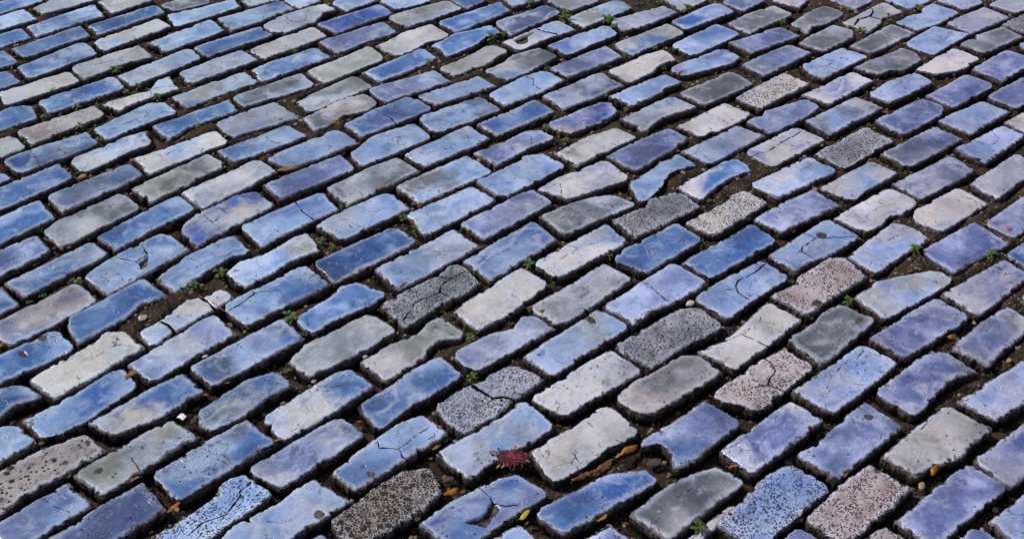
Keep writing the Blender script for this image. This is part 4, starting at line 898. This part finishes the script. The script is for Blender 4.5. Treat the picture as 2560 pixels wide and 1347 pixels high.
# open patches of joint fill up with soil, narrow joints stay deep
blur = cov.astype(np.float32)
for ax in (0, 1):
    for _ in range(2):
        cs = np.cumsum(np.pad(blur, [(9, 8) if a_ == ax else (0, 0) for a_ in (0, 1)], mode='edge'), axis=ax)
        sl1 = [slice(None)]*2; sl2 = [slice(None)]*2; sl1[ax] = slice(17, None); sl2[ax] = slice(0, -17)
        dif = (cs[tuple(sl1)]-cs[tuple(sl2)])/17
        blur = np.take(dif, np.clip(np.arange(blur.shape[ax]), 0, dif.shape[ax]-1), axis=ax)
def openness(x, y):
    i_ = np.clip(((np.asarray(x)-RX0)/RS).astype(int), 0, NX-1); j_ = np.clip(((np.asarray(y)-RY0)/RS).astype(int), 0, NY-1)
    return 1-blur[i_, j_]
ZG = -.034
def gz(x, y):
    return ZG + (.010+.009*sstep(1.7, 2.0, y))*sstep(.35, .80, openness(x, y)) + .015*sstep(.02, .22, fbm(x/.33+21, y/.33+4, 2))*sstep(1.75, 2.15, y) + fbm(x/.12+40, y/.12+9, 2)*.010 + fbm(x/.025, y/.025+3, 3)*.007
xs = np.arange(-1.75, 1.9, .006); ys = np.arange(1.1, 3.9, .006)
big_x = np.r_[-400, -60, -10, -4, xs, 4, 10, 60, 400]; big_y = np.r_[-400, -60, -8, -1, ys, 5, 9, 60, 400]
X, Y = np.meshgrid(big_x, big_y, indexing='ij')
inner = (X > -1.8) & (X < 1.95) & (Y > 1.05) & (Y < 3.95)
Z = np.where(inner, gz(X, Y), ZG)
idg = np.arange(X.size).reshape(X.shape)
gq = np.c_[idg[:-1, :-1].ravel(), idg[1:, :-1].ravel(), idg[1:, 1:].ravel(), idg[:-1, 1:].ravel()]
GM = ground_mat()
go = make_obj('ground', np.c_[X.ravel(), Y.ravel(), Z.ravel()], [gq], GM); go['kind'] = 'structure'

# ---------------------------------------------------------------- simple coloured materials
def flat_mat(name, c1, c2, rough=.7, scale=60, trans=0.0, bump=.0006):
    N = NT(name); tc = N.n('ShaderNodeTexCoord'); vec = tc.outputs['Object']
    n = N.noise(vec, scale, 5, .65); n2 = N.noise(vec, scale*5, 5, .7)
    col = N.mix(N.smooth(n, .35, .65), lin(c1), lin(c2))
    col = N.mix(.5, col, N.mix(n2, (.5, .5, .5), (1.5, 1.5, 1.5)), 'MULTIPLY')
    bs = N.n('ShaderNodeBsdfPrincipled'); N.l(col, bs.inputs['Base Color']); bs.inputs['Roughness'].default_value = rough
    bp = N.n('ShaderNodeBump'); bp.inputs['Strength'].default_value = .7; bp.inputs['Distance'].default_value = bump
    N.l(N.math('ADD', n, N.math('MULTIPLY', n2, .4)), bp.inputs['Height']); N.l(bp.outputs[0], bs.inputs['Normal'])
    out = N.n('ShaderNodeOutputMaterial')
    if trans:
        tr = N.n('ShaderNodeBsdfTranslucent'); N.l(col, tr.inputs[0]); mx = N.n('ShaderNodeMixShader'); mx.inputs[0].default_value = trans
        N.l(bs.outputs[0], mx.inputs[1]); N.l(tr.outputs[0], mx.inputs[2]); N.l(mx.outputs[0], out.inputs[0])
    else: N.l(bs.outputs[0], out.inputs[0])
    return N.m
M_LEAF = flat_mat('weed green', (50, 84, 28), (90, 118, 48), .5, 90, .3)
M_LEAF2 = flat_mat('weed yellow green', (86, 100, 36), (118, 120, 54), .5, 90, .3)
M_STEM = flat_mat('weed stem', (120, 104, 60), (92, 112, 48), .6, 90)
M_GRIT = flat_mat('grit', (70, 56, 50), (150, 132, 120), .9, 8)
M_P = {'t': flat_mat('tan stone', (138, 108, 82), (176, 146, 118), .85, 70), 'w': flat_mat('whitish stone', (176, 160, 150), (214, 204, 198), .7, 70),
       'd': flat_mat('dark stone', (52, 46, 46), (92, 84, 84), .9, 60), 'b': flat_mat('brown stone', (62, 50, 44), (98, 82, 72), .85, 70),
       'r': flat_mat('red brown clod', (66, 44, 36), (100, 74, 60), .9, 80), 'a': flat_mat('pale stone chip', (168, 152, 148), (206, 196, 194), .8, 70)}
M_L = {'o': flat_mat('orange dead leaf', (132, 78, 26), (204, 136, 44), .55, 40, .25), 'n': flat_mat('tan dead leaf', (124, 84, 44), (176, 134, 80), .6, 40, .2),
       'm': flat_mat('brown dead leaf', (86, 52, 34), (134, 88, 60), .65, 40, .15), 'r': flat_mat('red leaf', (150, 44, 32), (176, 70, 50), .55, 40, .2),
       'p': flat_mat('pink petal', (160, 84, 100), (206, 120, 136), .6, 60, .2), 'y': flat_mat('yellow leaf', (178, 158, 24), (206, 190, 50), .5, 40, .3),
       'W': flat_mat('white paper', (214, 206, 212), (232, 226, 230), .7, 60, .1)}
M_FL = flat_mat('magenta petals', (50, 8, 26), (100, 20, 48), .6, 120, .25)
M_FL2 = flat_mat('pink petals', (112, 24, 50), (164, 60, 88), .6, 120, .25)
M_LIT = flat_mat('leaf crumbs', (92, 54, 34), (142, 92, 56), .8, 30)
M_TW = flat_mat('dry twig', (96, 66, 44), (136, 100, 68), .8, 90)

# ---------------------------------------------------------------- grit and moss in the joints (stuff)
def ico():
    t = (1+5**.5)/2
    v = np.array([(-1, t, 0), (1, t, 0), (-1, -t, 0), (1, -t, 0), (0, -1, t), (0, 1, t), (0, -1, -t), (0, 1, -t), (t, 0, -1), (t, 0, 1), (-t, 0, -1), (-t, 0, 1)], float)
    f = np.array([(0, 11, 5), (0, 5, 1), (0, 1, 7), (0, 7, 10), (0, 10, 11), (1, 5, 9), (5, 11, 4), (11, 10, 2), (10, 7, 6), (7, 1, 8), (3, 9, 4), (3, 4, 2), (3, 2, 6), (3, 6, 8), (3, 8, 9), (4, 9, 5), (2, 4, 11), (6, 2, 10), (8, 6, 7), (9, 8, 1)])
    return v/np.linalg.norm(v[0]), f
IV, IF = ico()
gx0 = RNG.uniform(-1.6, 1.75, 90000); gy0 = RNG.uniform(1.2, 3.75, 90000)
ok = ~covered(gx0, gy0); gx0 = gx0[ok][:20000]; gy0 = gy0[ok][:20000]
Vs = []; n = len(gx0)
sz = .0006+RNG.rand(n)**3.2*.0052
J = 1+RNG.uniform(-.35, .35, (n, 12, 3)); ang = RNG.uniform(0, 6.28, n)
V = IV[None]*J*sz[:, None, None]; V[..., 2] *= .6
zx = gz(gx0, gy0)+sz*.25
V = V+np.stack([gx0, gy0, zx], -1)[:, None, :]
Fg = (IF[None]+(np.arange(n)*12)[:, None, None]).reshape(-1, 3)
gr = make_obj('gravel', V.reshape(-1, 3), [Fg], M_GRIT, smooth=False); gr['kind'] = 'stuff'; tag(gr, 'fine gravel and grit lying in the dirt joints between the bricks', 'gravel')
# tiny moss and seedlings
mx = RNG.uniform(-1.6, 1.75, 60000); my = RNG.uniform(1.2, 3.75, 60000)
den = fbm(mx/.25+70, my/.25+11, 2)
ok = ~covered(mx, my) & (den > .07-.07*(my > 2.5)); mx = mx[ok][:9000]; my = my[ok][:9000]; n = len(mx)
a = RNG.uniform(0, 6.28, n); L = RNG.uniform(.002, .0048, n); el = RNG.uniform(.1, 1.0, n); w = L*.42
dx = np.cos(a); dy = np.sin(a)
base = np.stack([mx, my, gz(mx, my)+.0008], -1)
tip = base+np.stack([dx*np.cos(el), dy*np.cos(el), np.sin(el)], -1)*L[:, None]
mid = (base+tip)/2+np.array([0, 0, .0004]); sd = np.stack([-dy, dx, dx*0], -1)*w[:, None]
V = np.stack([base, mid+sd, tip, mid-sd], 1).reshape(-1, 3)
mo = make_obj('moss', V, [np.arange(4*n).reshape(-1, 4)], M_LEAF2); mo['kind'] = 'stuff'; tag(mo, 'sparse moss and seedlings growing in the dirt joints', 'moss')

lx = RNG.uniform(-1.6, 1.75, 30000); ly = RNG.uniform(1.2, 3.75, 30000)
ok = ~covered(lx, ly) & (fbm(lx/.2+7, ly/.2+3, 2) > -.02); lx = lx[ok][:2600]; ly = ly[ok][:2600]; n = len(lx)
a = RNG.uniform(0, 6.28, n); L = RNG.uniform(.002, .008, n); w = L*RNG.uniform(.15, .4, n)
c0 = np.stack([lx, ly, gz(lx, ly)+.002+RNG.rand(n)*.003], -1); dv = np.stack([np.cos(a), np.sin(a), RNG.uniform(-.3, .3, n)], -1)*L[:, None]; sv_ = np.stack([-np.sin(a), np.cos(a), RNG.uniform(-.5, .5, n)], -1)*w[:, None]
V = np.stack([c0-dv, c0+sv_, c0+dv, c0-sv_*.6], 1).reshape(-1, 3)
li = make_obj('leaf_litter', V, [np.arange(4*n).reshape(-1, 4)], M_LIT); li['kind'] = 'stuff'; tag(li, 'dry brown leaf crumbs and litter caught in the joints', 'leaf litter')

# ---------------------------------------------------------------- weeds, pebbles, leaves
def leaf_geo(base, az, el, L, W, curl=.4, n=6, fold=.25):
    """curved leaf blade; returns verts, quads"""
    t = np.linspace(0, 1, n); wd = W*np.sin(np.pi*np.clip(t*.92+.06, 0, 1))**.8
    V = []; p = np.array(base, float); e = el
    for i, ti in enumerate(t):
        d = np.array([math.cos(az)*math.cos(e), math.sin(az)*math.cos(e), math.sin(e)]); s = np.array([-math.sin(az), math.cos(az), 0])
        up = np.cross(d, s)
        V += [p+s*wd[i]+up*fold*wd[i]*-1, p, p-s*wd[i]+up*fold*wd[i]*-1]
        p = p+d*L/(n-1); e -= curl/(n-1)*2
    F = []
    for i in range(n-1):
        k = 3*i; F += [(k, k+1, k+4, k+3), (k+1, k+2, k+5, k+4)]
    return V, F
def tube_geo(pts, r0, r1, k=5):
    V = []; F = []; pts = [np.array(p, float) for p in pts]
    for i, p in enumerate(pts):
        d = pts[min(i+1, len(pts)-1)]-pts[max(i-1, 0)]; d /= np.linalg.norm(d)+1e-9
        s = np.cross(d, [0, 0, 1.0]); s = s/(np.linalg.norm(s)+1e-9) if np.linalg.norm(s) > 1e-3 else np.array([1.0, 0, 0]); u = np.cross(s, d)
        r = r0+(r1-r0)*i/(len(pts)-1)
        for j in range(k):
            a = 2*math.pi*j/k; V.append(p+s*r*math.cos(a)+u*r*math.sin(a))
    for i in range(len(pts)-1):
        for j in range(k): F.append((i*k+j, i*k+(j+1) % k, (i+1)*k+(j+1) % k, (i+1)*k+j))
    return V, F
def empty(name, loc, rz=0):
    e = bpy.data.objects.new(name, None); e.empty_display_size = .01; COL.objects.link(e); e.location = loc; e.rotation_euler = (0, 0, rz); return e
def copy_tree(o, parent=None):
    c = o.copy(); COL.objects.link(c); c.parent = parent
    for ch in list(o.children): copy_tree(ch, c)
    return c
def fit_free(x, y, r):
    """nudge a point into the nearest joint"""
    for k in range(60):
        rr = k*.0012; a = k*2.4
        xx, yy = x+rr*math.cos(a), y+rr*math.sin(a)
        if not covered(xx, yy): return xx, yy
    return x, y
def weed_mesh(seed, grass=False):
    rs = random.Random(seed); V = []; F = []
    nL = rs.randint(13, 20) if not grass else 11
    for i in range(nL):
        az = i*2.4+rs.uniform(-.5, .5); q = i/nL
        if grass: v, f = leaf_geo((0, 0, 0), az, rs.uniform(.7, 1.35), rs.uniform(.7, 1.3), .05, .9)
        else:
            cx, cy = rs.uniform(-.55, .55), rs.uniform(-.4, .4)
            v, f = leaf_geo((cx+math.cos(az)*.10, cy+math.sin(az)*.10, .12+.25*(1-q)), az, rs.uniform(.0, .7), rs.uniform(.28, .5), rs.uniform(.09, .15), .6)
        o = len(V); V += v; F += [tuple(a+o for a in ff) for ff in f]
    return np.array(V), np.array(F)
WM = []
for sd in range(5):
    V, F = weed_mesh(sd); o = make_obj('weed', V, [F], M_LEAF if sd % 3 else M_LEAF2); WM.append(o)
V, F = weed_mesh(99, True); o = make_obj('weed', V, [F], M_LEAF); WM.append(o)
# a larger clump with its own stem and leaves
big = empty('weed_clump', (0, 0, 0)); rs = random.Random(4)
Vt, Ft = tube_geo([(0, 0, 0), (.05, .02, .3), (.0, .06, .6)], .05, .03); make_obj('stem', Vt, [np.array(Ft)], M_STEM, big)
for i in range(11):
    az = i*2.4; v, f = leaf_geo((math.cos(az)*.06, math.sin(az)*.06, .12+i*.045), az, rs.uniform(.15, .9), rs.uniform(.55, .95), rs.uniform(.13, .2), .8)
    make_obj('leaf', v, [np.array(f)], M_LEAF if i % 4 else M_LEAF2, big)
WM.append(big); usedW = set()
def place_weed(x, y, r, label, i):
    if r > .0105 and i % 2 == 0 or r > .0125: k = 6
    elif i % 7 == 3: k = 5
    else: k = i % 5
    src = WM[k]
    if k not in usedW: o = src; usedW.add(k)
    else: o = copy_tree(src)
    x, y = fit_free(x, y, r)
    o.location = (x, y, max(float(gz(np.array([x]), np.array([y]))[0])+.001, -.0135)); s = r*1.25
    o.scale = (s, s, s*1.25); o.rotation_euler = (random.uniform(-.25, .25), random.uniform(-.25, .25), random.uniform(0, 6.28))
    tag(o, label, 'weed', 'green weeds growing in the joints')
def stone(name, r, mat, seed, flat=.5, ang=False):
    rs = np.random.RandomState(seed); nlat = 14; nlon = 20; V = []; 
    th = np.linspace(0, math.pi, nlat); ph = np.arange(nlon)*2*math.pi/nlon
    T, Pp = np.meshgrid(th, ph, indexing='ij')
    x = np.sin(T)*np.cos(Pp); y = np.sin(T)*np.sin(Pp); z = np.cos(T)
    o = seed*7.3
    rad = 1+.5*fbm(x*1.3+o+z, y*1.3+o, 2)+.16*fbm(x*5+o, y*5+z*4, 2)
    if ang:
        for q in range(7):
            nrm = rs.normal(size=3); nrm /= np.linalg.norm(nrm); dd = x*nrm[0]+y*nrm[1]+z*nrm[2]
            rad = np.minimum(rad, .72/np.maximum(dd, .1))
    V = np.stack([x*rad*1.0, y*rad*.68, z*rad*flat], -1)*r
    idg = np.arange(nlat*nlon).reshape(nlat, nlon); nx = np.roll(idg, -1, 1)
    F = np.c_[idg[:-1].ravel(), idg[1:].ravel(), nx[1:].ravel(), nx[:-1].ravel()]
    return make_obj(name, V.reshape(-1, 3), [F], mat, smooth=not ang)
def dead_leaf(kind, r, label, x, y, seed):
    rs = random.Random(seed); root = empty('fallen_leaf', (x, y, 0)); z0 = .001
    L = r*2.0; v, f = leaf_geo((-L/2, 0, .001), 0, .25, L, L*rs.uniform(.11, .16), rs.uniform(.3, .7), 14, rs.uniform(.5, 1.2))
    v = np.array(v); v += np.stack([fbm(v[:, 0]/.01+seed, v[:, 1]/.01)*.003, fbm(v[:, 0]/.01, v[:, 1]/.01+seed)*.004, fbm(v[:, 0]/.008+seed, v[:, 1]/.008)*.006], -1)
    make_obj('blade', v, [np.array(f)], M_L[kind], root)
    Vt, Ft = tube_geo([(-L/2, 0, .004), (-L*.58, .001, .003), (-L*.66, .003, .004)], .0006, .0004); make_obj('stalk', Vt, [np.array(Ft)], M_TW, root)
    root.location = (x, y, z0); root.rotation_euler = (rs.uniform(-.3, .3), rs.uniform(-.15, .15), YAW+rs.uniform(-.3, .3))
    tag(root, label, 'leaf', 'dead leaves caught in the joints')
for i, line in enumerate(SMALL.strip().split('\n')):
    t, pos, r, k, label = line.split('|'); pos = [float(v) for v in pos.split(',')]; r = float(r); x, y = pos[:2]
    if t == 'W': place_weed(x, y, r, label, i)
    elif t == 'P':
        o = stone('stone_chunk' if k in 'da' else 'pebble', r*.62, M_P[k], i, .45, k in 'da')
        o.location = (x, y, max(float(gz(np.array([x]), np.array([y]))[0])+r*.2, -.010)); o.rotation_euler = (0, 0, YAW+random.uniform(-.6, .6))
        tag(o, label, 'stone' if k in 'da' else 'pebble', 'loose stones in the joints')
    elif t == 'L':
        if k == 'W':
            v = [(-r*.75, -r*.42, 0), (r*.7, -r*.5, .002), (r*.85, r*.35, .004), (-r*.6, r*.5, .001), (0, -r*.47, .004), (r*.1, r*.44, .006)]; f = [(0, 4, 5, 3), (4, 1, 2, 5)]
            o = make_obj('paper_scrap', np.array(v), [np.array(f)], M_L[k]); o.location = (x, y, -.001); o.rotation_euler = (.15, 0, -.5); tag(o, label, 'paper')
        elif k == 'p':
            v, f = leaf_geo((-r, 0, 0), 0, .3, r*2, r*.8, .6, 6, .4)
            o = make_obj('petal', np.array(v), [np.array(f)], M_L[k]); o.location = (x, y, .003); tag(o, label, 'petal')
        elif k == 'm' and r > .03 and [r := r*.62]:
            # long crumpled leaf: several folds of one blade
            v, f = leaf_geo((-r, 0, .002), 0, .12, r*2, r*.17, .2, 26, .5); v = np.array(v)
            v[:, 2] += np.abs(fbm(v[:, 0]/.012+i, v[:, 1]/.02, 3))*.022; v[:, 1] += fbm(v[:, 0]/.01+i, v[:, 1]/.01, 3)*.012
            root = empty('fallen_leaf', (x, y, .001), YAW-.12); make_obj('blade', v, [np.array(f)], M_L[k], root)
            Vt, Ft = tube_geo([(-r, 0, .002), (-r*1.1, -.002, .002)], .0007, .0005); make_obj('stalk', Vt, [np.array(Ft)], M_TW, root)
            tag(root, label, 'leaf', 'dead leaves caught in the joints')
        else: dead_leaf(k, r, label, x, y, i)
    elif t == 'T':
        p0 = np.array([x, y, -.008]); p1 = np.array([pos[2], pos[3], .001]); P = []
        for q in np.linspace(0, 1, 9): P.append(p0+(p1-p0)*q+np.array([random.uniform(-1, 1)*.002, random.uniform(-1, 1)*.002, math.sin(q*3.1)*.006]))
        Vt, Ft = tube_geo([p-p0 for p in P], .0012, .0007); o = make_obj('twig', Vt, [np.array(Ft)], M_TW); o.location = tuple(p0); tag(o, label, 'twig')
    elif t == 'F':
        root = empty('crushed_flower', (x+.002, y-.005, -.0035)); rs = random.Random(3)
        # matted petal shreds bridging the joint
        V = []; F = []
        r *= 1.3
        for q in range(620):
            a = rs.uniform(0, 6.28); rr = abs(rs.gauss(0, .36)); bx, by = math.cos(a)*rr*r*.9, math.sin(a)*rr*r*.62
            v, f = leaf_geo((bx, by, .0065-abs(by)*.05+rs.uniform(0, .001)), rs.uniform(0, 6.28), rs.uniform(-.08, .06), rs.uniform(.003, .009), rs.uniform(.0008, .0022), .25, 4, .3)
            o0 = len(V); V += v; F += [tuple(a_+o0 for a_ in ff) for ff in f]
        make_obj('petals', V, [np.array(F)], M_FL, root)
        v2 = []; f2 = []
        for q in range(26):
            a = rs.uniform(0, 6.28); rr = rs.uniform(.25, .85)
            v, f = leaf_geo((math.cos(a)*rr*r*.8, math.sin(a)*rr*r*.5, .004), rs.uniform(0, 6.28), rs.uniform(0, .4), .012, .0022, .8, 4, .5)
            o0 = len(v2); v2 += v; f2 += [tuple(a_+o0 for a_ in ff) for ff in f]
        V = []; F = []
        for q in range(120):
            a = rs.uniform(0, 6.28); rr = abs(rs.gauss(0, .2)); bx, by = math.cos(a)*rr*r*.9, math.sin(a)*rr*r*.5-.002
            v, f = leaf_geo((bx, by, .0075-abs(by)*.05+rs.uniform(0, .001)), rs.uniform(-.5, .5), rs.uniform(-.1, .25), rs.uniform(.005, .012), rs.uniform(.0006, .0014), .25, 4, .3)
            o0 = len(V); V += v; F += [tuple(a_+o0 for a_ in ff) for ff in f]
        make_obj('inner_petals', V, [np.array(F)], M_FL2, root)
        make_obj('dried_bits', v2, [np.array(f2)], M_L['n'], root)
        tag(root, label, 'flower')

# ---------------------------------------------------------------- camera
cd = bpy.data.cameras.new('camera'); co = bpy.data.objects.new('camera', cd); COL.objects.link(co)
cd.sensor_width = 36; cd.lens = FOC; cd.clip_start = .05; cd.clip_end = 2000
cp, sp = math.cos(PITCH), math.sin(PITCH); c, s = math.cos(ROLL), math.sin(ROLL)
from mathutils import Matrix, Vector
r0 = Vector((1, 0, 0)); u0 = Vector((0, sp, cp)); fw = Vector((0, cp, -sp))
r = r0*c+u0*s; u = u0*c-r0*s
M = Matrix((r, u, -fw)).transposed().to_4x4(); M.translation = Vector((0, 0, HT)); co.matrix_world = M
scene.camera = co
# ---------------------------------------------------------------- light
SAZ, SEL = math.radians(162), math.radians(46)      # direction towards the sun, from +X counter-clockwise
sv = Vector((math.cos(SAZ)*math.cos(SEL), math.sin(SAZ)*math.cos(SEL), math.sin(SEL)))
ld = bpy.data.lights.new('sun', 'SUN'); ld.energy = 3.8; ld.angle = math.radians(.53); ld.color = (1, .955, .89)
lo = bpy.data.objects.new('sun', ld); COL.objects.link(lo); lo.rotation_euler = sv.to_track_quat('Z', 'Y').to_euler(); lo.location = (0, 0, 5)
wd = bpy.data.worlds.new('World'); scene.world = wd; wd.use_nodes = True; nt = wd.node_tree
sky = nt.nodes.new('ShaderNodeTexSky'); sky.sky_type = 'NISHITA'; sky.sun_disc = False
sky.sun_elevation = SEL; sky.sun_rotation = math.pi/2-SAZ; sky.air_density = 1.0; sky.dust_density = .6; sky.ozone_density = 1.2
bg = nt.nodes['Background']; bg.inputs['Strength'].default_value = .062; 
wtc = nt.nodes.new('ShaderNodeTexCoord'); wn = nt.nodes.new('ShaderNodeTexNoise'); wn.inputs['Scale'].default_value = 2.6; wn.inputs['Detail'].default_value = 6; wn.inputs['Roughness'].default_value = .6
nt.links.new(wtc.outputs['Generated'], wn.inputs['Vector'])
wr = nt.nodes.new('ShaderNodeMapRange'); wr.interpolation_type = 'SMOOTHSTEP'; wr.inputs[1].default_value = .46; wr.inputs[2].default_value = .66; wr.inputs[4].default_value = .85
nt.links.new(wn.outputs[0], wr.inputs[0])
wm = nt.nodes.new('ShaderNodeMix'); wm.data_type = 'RGBA'; wm.inputs[7].default_value = (14, 14.6, 16, 1)  # unseen bright clouds, added to the sky for pale sheen on the bricks
nt.links.new(wr.outputs[0], wm.inputs[0]); nt.links.new(sky.outputs[0], wm.inputs[6]); nt.links.new(wm.outputs[2], bg.inputs[0])
cy = scene.cycles; cy.use_adaptive_sampling = True; cy.adaptive_threshold = .02; cy.max_bounces = 5; cy.diffuse_bounces = 3; cy.glossy_bounces = 2; cy.transmission_bounces = 2
scene.view_settings.view_transform = 'Standard'; scene.view_settings.look = 'None'; scene.view_settings.exposure = 0; scene.view_settings.gamma = 1
